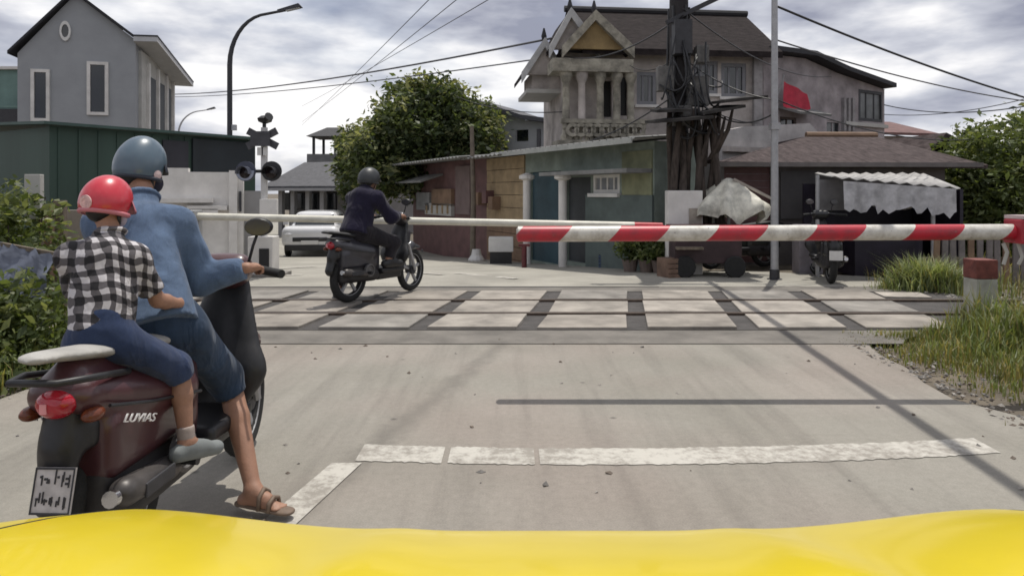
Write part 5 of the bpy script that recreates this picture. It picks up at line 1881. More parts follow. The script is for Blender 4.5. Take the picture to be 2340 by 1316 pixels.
# ------------------------------------------------------------------ overhead cables
def cable(label, a, b_, sag, r, group='overhead cables', n=22, m=BLACKPL, name='overhead_cable'):
    a, b_ = Vector(a), Vector(b_)
    pts = [a.lerp(b_, i / n) - Vector((0, 0, sag * 4 * (i / n) * (1 - i / n))) for i in range(n + 1)]
    o = MB().tube(pts, r, 6).build(name, m, smooth='all')
    return tag(o, label, 'cable', group)


CAB = mat('grey_cable_sheath', (0.10, 0.10, 0.11), 0.7, 0.1, 4.0)
cable('heavy twisted cable crossing the sky above the round tree', at(385, 216, 46), at(1262, 88, 18.5), 0.35, 0.030, m=CAB)
cable('thinner cable just below the heavy twisted cable over the tree', at(385, 222, 46), at(1240, 134, 18.5), 0.25, 0.020, m=CAB)
cable('upper thin wire slanting out of the top of the sky, leftmost', at(690, 286, 85), at(1000, -20, 20), 0.1, 0.014, m=CAB)
cable('upper thin wire slanting out of the top of the sky, middle one', at(690, 279, 85), at(1068, -20, 20), 0.1, 0.014, m=CAB)
cable('upper thin wire slanting out of the top of the sky, rightmost', at(690, 243, 85), at(1150, -20, 20), 0.1, 0.014, m=CAB)
cable('black wire dropping from the slim galvanised post to the frame edge', at(1768, 12, 10.45), at(2420, 245, 14), 0.1, 0.018)
cable('thinner grey wire running below the black wire to the frame edge', at(1768, 90, 10.45), at(2420, 240, 15), 0.15, 0.012, m=CAB)
cable('slack wire leaving the bare grey house above the red roofed house', at(2020, 240, 20.2), at(2420, 228, 15), 0.25, 0.014)
cable('lowest slack wire above the bushy tree', at(2020, 262, 20.2), at(2420, 205, 15), 0.2, 0.011, m=CAB)
cable('thin wire from the round tree to the ornate house', at(1000, 200, 24), at(1300, 255, 17), 0.3, 0.014)
Q = Vector((2.80, 11.6, 0))
for lb, za, e, sg_, rr_ in (('drooping cable from the utility pole to the green hut roof', 3.0, at(1250, 338, 15.0), 0.25, 0.012),
                            ('cable from the utility pole to the ornate house gable', 4.2, at(1285, 128, 17.0), 0.3, 0.014),
                            ('second cable from the utility pole to the ornate house balcony', 3.6, at(1440, 150, 16.2), 0.2, 0.010),
                            ('looped cable between the utility pole and the slim galvanised post', 3.1, at(1768, 260, 10.45), 0.35, 0.013),
                            ('tight cable between the utility pole and the slim galvanised post', 3.5, at(1768, 228, 10.45), 0.12, 0.010),
                            ('cable from the utility pole to the annex wall', 2.9, at(1735, 282, 15.9), 0.12, 0.012),
                            ('long cable from the utility pole to the bare grey house', 4.3, at(1900, 175, 18.6), 0.35, 0.012),
                            ('cable from the slim galvanised post to the bushy tree', 0, at(2290, 310, 14.0), 0.3, 0.010)):
    a_ = Q + Vector((0, -0.15, za)) if za else at(1768, 225, 10.45)
    cable(lb, a_, e, sg_, rr_)
T = Vector((2.80, 11.55, 6.6))
cable('thick cable bundle running overhead from the utility pole across the road edge', Vector((3.49, 11.55, 5.25)), (1.91, -6.0, 5.2), 0.05, 0.045)

# red rest post and white box beyond the rails
p = at(1198, 590, 13.6)
rpst = tag(empty('rest_post', (p.x, 13.6, gz(p.x, 13.6))), 'short dark red rest post standing beyond the far barrier', 'post')
MB().tube([(0, 0, 0), (0, 0, 0.42)], 0.05, 12).build('post', mat('dark_red_enamel', (0.10, 0.015, 0.02), 0.5, 0.25, 6.0), rpst, smooth=True)
MB().box(-0.11, 0.11, -0.04, 0.04, 0.42, 0.47).build('cradle', mat('dark_red_enamel', (0.20, 0.02, 0.03)), rpst)
p = at(1145, 572, 15.5)
wb_ = tag(empty('foam_box', (p.x, 15.5, gz(p.x, 15.5))), 'white foam box over a black block for its shadow beside the red rest post', 'box')
MB().box(-0.27, 0.27, -0.2, 0.2, 0.28, 0.60).build('box', WHITEP, wb_, bevel=0.02)
MB().box(-0.24, 0.24, -0.18, 0.18, 0.0, 0.278).build('shade_base', BLACKPL, wb_)  # black block put in as the dark shadow below the white box

CLUT = [mat('clutter_' + n, c, 0.75, 0.3, 6.0) for n, c in (('grey', (0.22, 0.21, 0.20)), ('brown', (0.16, 0.10, 0.07)), ('blue', (0.07, 0.10, 0.16)), ('dark', (0.03, 0.03, 0.032)), ('cream', (0.42, 0.39, 0.33)))]
rgk = random.Random(19)
spots_ = (('wooden crate leaning against the tan stall', 1118, 584, 0.30, 0.34, 1), ('grey sack slumped before the maroon shop', 1040, 578, 0.28, 0.30, 0), ('dark bucket beside the thin brown pole', 1062, 580, 0.20, 0.28, 3),
          ('cream plastic drum beside the green hut door', 1246, 597, 0.24, 0.42, 4), ('blue plastic crate under the hut window', 1385, 612, 0.30, 0.26, 2), ('brown carton stacked beside the vendor cart', 1530, 634, 0.26, 0.30, 1))
for lb, px, py, w_, h_, ci in spots_:
    d_ = 2080 / (py - 440)
    for _ in range(12):
        x_ = (px - CX) / F * d_
        d_ = (H - gz(x_, d_)) * F / (py - 440)
    x_ = (px - CX) / F * d_
    nm = lb.split(' ')[1] if ci != 4 else 'drum'
    root = tag(empty({'crate': 'crate', 'sack': 'sack', 'bucket': 'bucket', 'plastic': 'crate', 'carton': 'carton', 'drum': 'drum'}[nm], (x_, d_, gz(x_, d_)), rgk.uniform(-0.4, 0.4)), lb, {'plastic': 'crate'}.get(nm, nm))
    if nm in ('bucket', 'drum'):
        MB().lathe([(w_ * 0.40, 0), (w_ * 0.5, h_ * 0.95), (w_ * 0.53, h_), (w_ * 0.47, h_), (w_ * 0.40, h_ * 0.3)], 16).build('shell', CLUT[ci], root, smooth=True)
        MB().tube([(-w_ * 0.5, 0, h_), (-w_ * 0.35, 0, h_ * 1.25), (w_ * 0.35, 0, h_ * 1.25), (w_ * 0.5, 0, h_)], 0.01, 6).build('handle', CLUT[3], root)
    elif nm == 'sack':
        blob('bag', [ell((0, 0, h_ * 0.42), (w_ * 0.55, w_ * 0.4, h_ * 0.45)), cap((0.02, 0, h_ * 0.7), (0.05, 0, h_ * 1.0), 0.07, 0.035, 0.05)], 0.03, CLUT[ci], root, wrinkle=0.008)
        MB().tube([(0.0, -0.05, h_ * 0.9), (0.045, -0.06, h_ * 0.92), (0.09, -0.05, h_ * 0.9)], 0.012, 6).build('tie', CLUT[3], root)
    else:
        for k_ in range(4):
            MB().box(-w_ / 2, w_ / 2, -0.16, -0.145, h_ * k_ / 4 + 0.008, h_ * (k_ + 1) / 4 - 0.008).build('slat', CLUT[ci], root)
        MB().box(-w_ / 2 + 0.004, w_ / 2 - 0.004, -0.143, 0.15, 0.0, h_).build('case', CLUT[3] if nm != 'carton' else CLUT[ci], root)


# ------------------------------------------------------------------ vehicles
def wheel_axis(c):
    return Matrix.Translation(c) @ Matrix.Rotation(R(90), 4, 'Y')


def wheel(root, c, rad, tw, spokes=5):
    tw = tw
    prof = []
    for k in range(14):
        a = 2 * math.pi * k / 14
        prof.append((rad - tw + tw * math.cos(a), tw * 0.95 * math.sin(a)))
    w = MB().lathe(prof, 36, wheel_axis(c), closed=True).build('wheel', RUBBER, root, smooth='all')
    m = MB().lathe([(rad - 1.75 * tw, -tw * 0.7), (rad - 1.45 * tw, -tw * 0.75), (rad - 1.45 * tw, tw * 0.75), (rad - 1.75 * tw, tw * 0.7)], 30, wheel_axis(c), closed=True)
    m.build('rim', GALV, w, smooth=True)
    m = MB()
    for k in range(spokes):
        a = 2 * math.pi * k / spokes + 0.3
        e = Vector((0, math.cos(a), math.sin(a))) * (rad - 1.6 * tw)
        m.bar(Vector(c), Vector(c) + e, 0.03, 0.03, up=(1, 0, 0))
    m.build('spokes', GALV, w)
    MB().lathe([(0.055, -0.05), (0.055, 0.05)], 16, wheel_axis(c)).build('hub', DARKMETAL, w)
    return w


def scooter_parts(root, BODY, SEAT, steer=0.0):
    """scooter along local +y: tail at y = -0.1, front wheel at y = 1.5"""
    pr = [cap((-0.055, 0.14, 0.68), (-0.07, 0.62, 0.57), 0.055, 0.095, 0.05), cap((0.055, 0.14, 0.68), (0.07, 0.62, 0.57), 0.055, 0.095, 0.05),
          cap((0, 0.13, 0.705), (0, 0.62, 0.64), 0.055, 0.095, 0.05), cap((0, 0.16, 0.745), (0, 0.62, 0.70), 0.05, 0.07, 0.03), rbox((0, 0.46, 0.50), (0.125, 0.29, 0.11), 0.05, None, 0.05), rbox((0, 0.74, 0.50), (0.10, 0.06, 0.17), 0.04, None, 0.05)]
    body = blob('body', pr, 0.012, BODY, root)
    for sx in (-1, 1):
        MB().tube([(sx * 0.125, 0.16, 0.645), (sx * 0.15, 0.36, 0.60), (sx * 0.168, 0.66, 0.55)], 0.006, 6).build('seam_strip', BLACKPL, body)
    pr = [cap((0, 0.03, 0.822), (0, 0.38, 0.772), 0.058, 0.096, 0.03, flat=((0, 0, 1), 3.4)), cap((0, 0.38, 0.772), (0, 0.80, 0.735), 0.096, 0.065, 0.03, flat=((0, 0, 1), 2.8))]
    blob('seat', pr, 0.010, SEAT, root)
    MB().tube([(-0.10, 0.30, 0.715), (-0.115, 0.12, 0.745), (-0.07, 0.0, 0.755), (0.07, 0.0, 0.755), (0.115, 0.12, 0.745), (0.10, 0.30, 0.715)], 0.011, 8).build('grab_rail', BLACKPL, root, smooth='all')
    tl = blob('tail_light', [ell((0.01, 0.085, 0.672), (0.060, 0.045, 0.045))], 0.009, mat('red_tail_lens', (0.36, 0.008, 0.022), 0.2, 0.2, 10.0, coat=0.5), root)
    MB().cbox((0.0, 0.042, 0.668), (0.010, 0.004, 0.014)).build('pink_spot', mat('pale_pink_lens_spot', (0.7, 0.3, 0.32), 0.3), tl)  # small pale pink spot set on the tail lens
    for sx in (-1, 1):
        blob('indicator', [ell((sx * 0.095, 0.125, 0.63), (0.03, 0.045, 0.024))], 0.01, mat('dark_orange_lens', (0.12, 0.03, 0.012), 0.25, 0.1, 5.0), root)
    pr = [cap((0, 0.16, 0.62), (0, 0.12, 0.53), 0.07, 0.06, 0.03), cap((0, 0.12, 0.53), (0, 0.07, 0.38), 0.06, 0.06, 0.03, flat=((0, 1, 0.3), 2.2)), rbox((0, 0.3, 0.56), (0.085, 0.17, 0.05), 0.03)]
    blob('rear_fender', pr, 0.014, BLACKPL, root)
    eng = [rbox((0.0, 0.45, 0.34), (0.105, 0.28, 0.10), 0.03), cap((-0.09, 0.30, 0.28), (-0.09, 0.75, 0.30), 0.085, 0.09, 0.03, flat=((1, 0, 0), 1.8)), cap((0.10, 0.30, 0.30), (0.06, 0.7, 0.30), 0.06, 0.08, 0.03)]
    eo = blob('engine', eng, 0.014, mat('sooty_engine_metal', (0.022, 0.020, 0.021), 0.6, 0.3, 12.0), root)
    MB().lathe([(0.075, 0), (0.075, 0.03), (0.06, 0.035), (0.055, 0.02), (0.02, 0.02), (0.0, 0.03)], 24, Matrix.Translation((0.135, 0.56, 0.36)) @ Matrix.Rotation(R(90), 4, 'Y')).build('fan_cover', mat('dull_engine_alloy', (0.10, 0.095, 0.095), 0.5, 0.2, 10.0), eo)
    mu = blob('muffler', [cap((0.15, 0.19, 0.365), (0.14, 0.48, 0.33), 0.046, 0.042, 0.02), cap((0.14, 0.48, 0.33), (0.06, 0.64, 0.25), 0.025, 0.02, 0.02)], 0.012, mat('muffler_grey', (0.075, 0.068, 0.065), 0.45, 0.3, 10.0, metal=0.3), root)
    MB().tube([(0.15, 0.14, 0.37), (0.15, 0.118, 0.373)], 0.026, 12).build('muffler_tip', CHROME, mu, smooth=True)
    MB().box(0.187, 0.197, 0.24, 0.42, 0.325, 0.372).build('heat_shield', DARKMETAL, mu, bevel=0.004)
    wheel(root, (0, 0.37, 0.275), 0.275, 0.05)
    MB().tube([(-0.11, 0.40, 0.3), (-0.11, 0.28, 0.58)], 0.028, 8).build('shock_absorber', DARKMETAL, root)
    fb_ = [rbox((0, 0.97, 0.335), (0.165, 0.20, 0.035), 0.025), rbox((0, 0.97, 0.27), (0.10, 0.22, 0.05), 0.03)]
    blob('footboard', fb_, 0.014, BLACKPL, root)
    for sx in (-1, 1):
        MB().tube([(sx * 0.12, 0.54, 0.335), (sx * 0.22, 0.53, 0.335)], 0.016, 8).build('footpeg', BLACKPL, root)
    shd = [cap((-0.115, 1.16, 0.50), (-0.035, 1.29, 0.86), 0.10, 0.06, 0.05, flat=((0, 1, -0.2), 2.2)), cap((0.115, 1.16, 0.50), (0.035, 1.29, 0.86), 0.10, 0.06, 0.05, flat=((0, 1, -0.2), 2.2)), cap((-0.08, 1.13, 0.34), (-0.115, 1.16, 0.50), 0.06, 0.10, 0.05, flat=((0, 1, -0.2), 2.2)), cap((0.08, 1.13, 0.34), (0.115, 1.16, 0.50), 0.06, 0.10, 0.05, flat=((0, 1, -0.2), 2.2)),
           cap((0, 1.17, 0.36), (0, 1.32, 0.84), 0.09, 0.08, 0.05, flat=((0, 1, -0.2), 1.5)), cap((0, 1.32, 0.5), (0, 1.38, 0.75), 0.07, 0.06, 0.05)]

    def two_tone(C):
        return (C[:, 1] > 1.15 + 0.30 * (C[:, 2] - 0.36)).astype(np.int32)
    blob('leg_shield', shd, 0.013, [BLACKPL, BODY], root, matfn=two_tone)
    st = empty('steering_head', (0, 1.30, 0))
    st.parent = root
    st.rotation_euler = (0, 0, steer)

    def q(x, y, z):
        return (x, y - 1.30, z)
    hb = MB().tube([q(-0.24, 1.05, 0.955), q(-0.12, 1.15, 0.97), q(0, 1.18, 0.975), q(0.12, 1.15, 0.97), q(0.24, 1.05, 0.955)], 0.013, 8).build('handlebar', DARKMETAL, st, smooth='all')
    blob('headlight_cowl', [cap(q(-0.07, 1.2, 0.96), q(0.07, 1.2, 0.96), 0.06, 0.06, 0.05), ell(q(0, 1.27, 0.93), (0.11, 0.09, 0.08), None, 0.05)], 0.013, BODY, st)
    blob('headlight', [ell(q(0, 1.335, 0.925), (0.075, 0.04, 0.05))], 0.011, mat('clear_headlamp', (0.65, 0.65, 0.66), 0.15, 0.08, 5.0, coat=0.6), st)
    for sx in (-1, 1):
        MB().tube([q(sx * 0.19, 1.09, 0.96), q(sx * 0.315, 0.985, 0.95)], 0.019, 10).build('grip', RUBBER, st, smooth=True)
        MB().tube([q(sx * 0.19, 1.13, 0.955), q(sx * 0.30, 1.06, 0.945)], 0.007, 6).build('brake_lever', GALV, st)
        mr = MB().tube([q(sx * 0.13, 1.13, 0.97), q(sx * 0.145, 1.16, 1.06), q(sx * 0.165, 1.15, 1.11)], 0.007, 6).build('mirror', BLACKPL, st, smooth='all')
        Mm = Matrix.Translation(q(sx * 0.175, 1.145, 1.145)) @ Matrix.Rotation(R(12 * sx), 4, 'Z') @ Matrix.Diagonal((0.062, 0.016, 0.042, 1))
        MB().lathe([(0.0, -1), (0.7, -0.75), (1, 0), (0.7, 0.75), (0.0, 1)], 18, Mm @ Matrix.Rotation(R(90), 4, 'X')).build('mirror_shell', BLACKPL, mr, smooth='all')
        MB().lathe([(0.86, 0), (0.86, 0.2)], 18, Matrix.Translation(q(sx * 0.175, 1.122, 1.145)) @ Matrix.Rotation(R(12 * sx), 4, 'Z') @ Matrix.Diagonal((0.062, 0.016, 0.042, 1)) @ Matrix.Rotation(R(90), 4, 'X')).build('mirror_glass', mat('dark_mirror_glass', (0.05, 0.05, 0.055), 0.1, 0.1, 4.0), mr)
        MB().tube([q(sx * 0.075, 1.33, 0.62), q(sx * 0.07, 1.49, 0.275)], 0.02, 8).build('fork_tube', GALV, st)
    fe_ = [cap(q(0, 1.30, 0.50), q(0, 1.47, 0.575), 0.07, 0.065, 0.04), cap(q(0, 1.47, 0.575), q(0, 1.72, 0.50), 0.065, 0.05, 0.04), rbox(q(0, 1.50, 0.30), (0.048, 0.26, 0.255), 0.02, None, 0.01, op=1)]
    blob('front_fender', fe_, 0.013, BODY, st)
    wheel(st, q(0, 1.49, 0.275), 0.275, 0.043)
    return root


def copy_tree(o, swap, parent=None):
    """copy a thing with its parts and sub-parts, giving the copies other paint where swap names it"""
    c = o.copy()
    if o.type == 'MESH' and any(s.material and s.material.name in swap for s in o.material_slots):
        c.data = o.data.copy()
        for i, mm in enumerate(c.data.materials):
            if mm and mm.name in swap:
                c.data.materials[i] = swap[mm.name]
    COL.objects.link(c)
    c.parent = parent
    for ch_ in list(o.children):
        copy_tree(ch_, swap, c)
    return c


MARO = mat('dark_maroon_scooter_paint', (0.060, 0.020, 0.024), 0.38, 0.15, 5.0, coat=0.3)
SEATG = mat('pale_grey_seat_vinyl', (0.34, 0.33, 0.31), 0.6, 0.15, 10.0, 0.2, 60.0)
SX, SY, SR = -1.368, 2.0, R(-1.8)
sc1 = tag(empty('scooter', (SX, SY, 0), SR), 'dark maroon scooter carrying the two helmeted riders beside the yellow car', 'scooter', 'scooters')
scooter_parts(sc1, MARO, SEATG, steer=R(6))
bare = copy_tree(sc1, {})                       # kept aside as the pattern for the other scooters
SILV = mat('silver_emblem', (0.75, 0.74, 0.74), 0.3, 0.08, 10.0, metal=0.4)
for sx in (1, -1):
    M = Matrix.Translation((sx * 0.161, 0.26, 0.575)) @ Matrix.Rotation(R(-17), 4, 'X') @ Matrix.Rotation(R(90 * sx), 4, 'Z') @ Matrix.Rotation(R(90), 4, 'X')
    text_mesh('emblem', 'LUVIAS', 0.038, SILV, sc1, M @ Matrix.Diagonal((1.55, 1, 1, 1)), shear=0.35)
PM = Matrix.Translation((0.028, 0.045, 0.43)) @ Matrix.Rotation(R(-14), 4, 'X') @ Matrix.Diagonal((0.62, 1, 0.92, 1))
lp = MB().box(-0.095, 0.095, -0.004, 0.004, -0.07, 0.07, PM).build('licence_plate', mat('grimy_white_plate', (0.46, 0.43, 0.42), 0.6, 0.2, 20.0), sc1)
m = MB()
for a, b_, c, d in ((-0.095, 0.095, 0.064, 0.07), (-0.095, 0.095, -0.07, -0.064), (-0.095, -0.089, -0.064, 0.064), (0.089, 0.095, -0.064, 0.064)):
    m.box(a, b_, -0.007, -0.0042, c, d, PM)
m.build('plate_border', DARKMETAL, lp)
m = MB()
rg_ = random.Random(17)
for row, xs in ((0.034, (-0.062, -0.034, 0.014, 0.040, 0.066)), (-0.030, (-0.066, -0.034, -0.002, 0.030, 0.062))):
    for k, x in enumerate(xs):                  # worn, unreadable strokes of the plate's characters
        for _ in range(3):
            xx, zz_ = x + rg_.uniform(-0.009, 0.009), row + rg_.uniform(-0.012, 0.012)
            w_, h_ = (0.003, rg_.uniform(0.008, 0.02)) if rg_.random() < 0.65 else (rg_.uniform(0.005, 0.010), 0.0035)
            z0 = -0.0062 - 0.0002 * rg_.random()
            m.box(xx - w_, xx + w_, z0, -0.0042, zz_ - h_, zz_ + h_, PM)
m.build('plate_strokes', mat('worn_black_lettering', (0.03, 0.028, 0.03), 0.7), lp)

SOOT = mat('black_scooter_paint', (0.012, 0.012, 0.015), 0.4, 0.2, 5.0, coat=0.3)
GREYS = mat('grey_scooter_paint', (0.035, 0.034, 0.042), 0.4, 0.2, 5.0, coat=0.3)
DSEAT = mat('black_seat_vinyl', (0.015, 0.015, 0.016), 0.6, 0.15, 10.0)
S2 = (-2.08, 7.75, 0.036)
S2R = R(-32)
bare.location = S2
bare.rotation_euler = (0, 0, S2R)
sc2 = bare


def recolour(o, swap):
    for ch_ in [o] + list(o.children_recursive):
        if ch_.type == 'MESH' and any(mm and mm.name in swap for mm in ch_.data.materials):
            ch_.data = ch_.data.copy()
            for i, mm in enumerate(ch_.data.materials):
                if mm and mm.name in swap:
                    ch_.data.materials[i] = swap[mm.name]


recolour(sc2, {MARO.name: GREYS, SEATG.name: DSEAT})
tag(sc2, 'dark grey scooter crossing the rails under the rider in dark clothes', 'scooter', 'scooters')
sc3 = copy_tree(sc2, {GREYS.name: SOOT})
p = at(1922, 660, 9.45)
sc3.location = (p.x - 0.02, 9.55, 0.012)
sc3.rotation_euler = (0, 0, R(-14))
MB().box(-0.085, 0.085, 0.0, 0.008, 0.36, 0.49).build('licence_plate', WHITEP, sc3)
tag(sc3, 'black scooter parked tail on before the tarpaulin stall, white plate bright', 'scooter', 'scooters')
sc4 = copy_tree(sc2, {GREYS.name: mat('dark_green_scooter_paint', (0.03, 0.036, 0.036), 0.4, 0.2, 5.0, coat=0.3)})
sc4.location = (3.72, 11.6, 0)
sc4.rotation_euler = (0, 0, R(110))
sc4.location = (4.75, 12.35, 0)
tag(sc4, 'dark scooter parked sideways behind the slim galvanised post', 'scooter', 'scooters')

# white car coming towards the crossing
CARW = mat('white_car_paint', (0.66, 0.66, 0.67), 0.3, 0.05, 4.0, coat=0.6)
p = at(708, 585, 20)
car = tag(empty('car', (p.x, 20.0, gz(p.x, 20.8)), R(8)), 'white hatchback waiting on the far road behind the barrier', 'car')
pr = [rbox((0, 1.9, 0.62), (0.80, 1.88, 0.30), 0.16, None, 0.08), rbox((0, 0.55, 0.62), (0.76, 0.55, 0.27), 0.14, None, 0.08), rbox((0, 2.3, 1.04), (0.66, 1.05, 0.28), 0.22, None, 0.16)]
for x in (-0.78, 0.78):
    for y in (0.75, 3.1):
        pr.append(ell((x, y, 0.30), (0.26, 0.36, 0.36), None, 0.02, op=1))
blob('body', pr, 0.04, CARW, car, smooth_it=2)
MB().slab([(-0.58, 0.98, 0.93), (0.58, 0.98, 0.93), (0.52, 1.32, 1.24), (-0.52, 1.32, 1.24)], 0.02).build('windscreen', GLASS, car)
for sx in (-1, 1):
    MB().slab([(sx * 0.70, 1.5, 0.95), (sx * 0.70, 3.0, 0.95), (sx * 0.64, 2.8, 1.2), (sx * 0.64, 1.6, 1.2)], 0.02).build('side_window', GLASS, car)
    blob('headlight', [ell((sx * 0.58, 0.06, 0.70), (0.17, 0.1, 0.075))], 0.025, mat('clear_headlamp', (0.65, 0.65, 0.66)), car)
    MB().cbox((sx * 0.88, 1.25, 0.98), (0.08, 0.05, 0.06)).build('wing_mirror', CARW, car, bevel=0.02)
    for y in (0.75, 3.1):
        wheel(car, (sx * 0.72, y, 0.30), 0.30, 0.085)
MB().box(-0.48, 0.48, -0.03, 0.04, 0.50, 0.62).build('grille', BLACKPL, car, bevel=0.02)
MB().box(-0.70, 0.70, -0.02, 0.06, 0.24, 0.40).build('lower_intake', BLACKPL, car, bevel=0.02)
MB().box(-0.24, 0.24, -0.05, -0.02, 0.42, 0.53).build('number_plate', WHITEP, car)


# yellow car carrying the camera: bonnet, wings, nose
yc = tag(empty('yellow_car', (0.09, 0.0, 0)), 'glossy yellow car bonnet filling the bottom of the view', 'car')


def hood_z(x, y):
    """x from the car's middle, y forward of the lens"""
    z = 1.0 - 0.055 * (y - 0.15) - 0.203 * max(0, y - 0.15) ** 1.75
    if y > 1.2:
        z -= 1.1 * (y - 1.2) ** 1.5
    z += 0.056 * math.exp(-((abs(x) - 0.78) / 0.30) ** 2) * (0.6 + 0.4 * min(1, y))
    z -= 0.016 * (x / 0.7) ** 2
    z += 0.012 * math.exp(-((abs(x) - 0.28) / 0.05) ** 2) * max(0, 1 - abs(y - 0.7) / 0.7)
    if abs(x) > 0.82:
        z -= 1.6 * (abs(x) - 0.82) ** 1.6
    return z


def sheet_grid(xs, ys, zfn, name, m, parent, thick=0.012):
    b = MB()
    nx = len(xs)
    vs = [(x, y, zfn(x, y)) for y in ys for x in xs] + [(x, y, zfn(x, y) - thick) for y in ys for x in xs]
    off = nx * len(ys)
    fs = []
    for j in range(len(ys) - 1):
        for i in range(nx - 1):
            a = j * nx + i
            fs.append((a, a + 1, a + nx + 1, a + nx))
            fs.append((off + a + nx, off + a + nx + 1, off + a + 1, off + a))
    for j in range(len(ys) - 1):
        for i in (0, nx - 1):
            a = j * nx + i
            fs.append((a, a + nx, off + a + nx, off + a))
    for i in range(nx - 1):
        for j in (0, len(ys) - 1):
            a = j * nx + i
            fs.append((a, off + a, off + a + 1, a + 1))
    b.add(vs, fs)
    return b.build(name, m, parent, smooth=True)


hx = [-0.735 + 1.47 * i / 60 for i in range(61)]
hy = [0.18 + 1.17 * i / 40 for i in range(41)]
sheet_grid(hx, hy, lambda x, y: hood_z(x, min(y, 1.35 - 0.06 * (x / 0.8) ** 2)), 'bonnet', YELLOW, yc)
for sx in (-1, 1):
    xs = [sx * (0.745 + 0.185 * i / 12) for i in range(13)]
    sheet_grid(xs if sx > 0 else xs[::-1], [0.0 + 1.3 * i / 30 for i in range(31)], lambda x, y: hood_z(x, y) - 0.004 - 8 * max(0, abs(x) - 0.87) ** 2, 'front_wing', YELLOW, yc)
    wing_side = MB()
    vs, fs = [], []
    for i in range(25):
        y = 0.0 + 1.3 * i / 24
        zt = hood_z(0.93, y) - 0.033
        zb_ = 0.3 if abs(y - 0.62) > 0.36 else 0.3 + math.sqrt(max(0, 0.36 ** 2 - (y - 0.62) ** 2)) * 1.0
        vs += [(sx * 0.93, y, zt), (sx * 0.935, y, max(min(zb_, zt - 0.03), 0.28))]
    for i in range(24):
        fs.append((2 * i, 2 * i + 2, 2 * i + 3, 2 * i + 1))
    wing_side.add(vs, fs)
    wing_side.build('wing_side', YELLOW, yc, smooth='all')
    wheel(yc, (sx * 0.80, 0.62, 0.31), 0.31, 0.09)
    blob('headlight', [ell((sx * 0.66, 1.34, 0.53), (0.17, 0.07, 0.06))], 0.02, mat('clear_headlamp', (0.65, 0.65, 0.66)), yc)
pr = [rbox((0, 1.28, 0.42), (0.90, 0.14, 0.16), 0.08)]
blob('bumper', pr, 0.03, YELLOW, yc, smooth_it=2)
MB().box(-0.45, 0.45, 1.41, 1.435, 0.36, 0.46).build('grille', BLACKPL, yc)
MB().box(-0.26, 0.26, 1.436, 1.446, 0.28, 0.38).build('number_plate', WHITEP, yc)
for sx in (-1, 1):
    pts = [(sx * 0.740, y_ / 100, hood_z(0.740, y_ / 100) - 0.003) for y_ in range(20, 128, 6)]
    MB().tube(pts, 0.0035, 6).build('shut_line', BLACKPL, yc)
    MB().lathe([(0.018, -0.004), (0.016, 0.008), (0.0, 0.012)], 12, Matrix.Translation((sx * 0.36, 0.42, hood_z(0.36, 0.42) + 0.002))).build('washer_jet', BLACKPL, yc)
MB().box(-0.78, 0.78, 0.02, 0.17, 0.90, 0.955).build('cowl', BLACKPL, yc)

# ------------------------------------------------------------------ people
def hand(w, d, g, u, s, side):
    """palm, four unequal bent fingers closed round a bar along g, and a thumb leaving the side of the palm"""
    w, d, g, u = (np.array(v, float) for v in (w, d, g, u))
    d /= np.linalg.norm(d)
    g /= np.linalg.norm(g)
    u = u - d * u.dot(d)
    u /= np.linalg.norm(u)
    c = w + d * 0.045 * s
    out = [cap(w, c, 0.026 * s, 0.03 * s, 0.015, flat=(u, 1.35)), cap(c - g * 0.022 * s + d * 0.02 * s, c + g * 0.026 * s + d * 0.02 * s, 0.019 * s, 0.017 * s, 0.012)]
    for i, L in enumerate((0.92, 1.0, 0.95, 0.78)):
        k = c + g * (-0.030 + 0.020 * i) * s + d * 0.034 * s
        p1 = k + (d * 0.030 - u * 0.006) * s * L
        p2 = p1 + (d * 0.006 - u * 0.026) * s * L
        p3 = p2 + (-d * 0.022 - u * 0.006) * s * L
        out += [cap(k, p1, 0.0098 * s, 0.0092 * s, 0.006), cap(p1, p2, 0.0092 * s, 0.0086 * s, 0.004), cap(p2, p3, 0.0086 * s, 0.0075 * s, 0.004)]
    t0 = c - g * 0.03 * s - d * 0.015 * s
    t1 = t0 + (-g * 0.018 + d * 0.022 - u * 0.012) * s
    t2 = t1 + (g * 0.004 + d * 0.024 - u * 0.018) * s
    out += [cap(t0, t1, 0.0125 * s, 0.011 * s, 0.010), cap(t1, t2, 0.011 * s, 0.009 * s, 0.004)]
    return out


def mixp(a, b_, t):
    return np.array(a, float) * (1 - t) + np.array(b_, float) * t


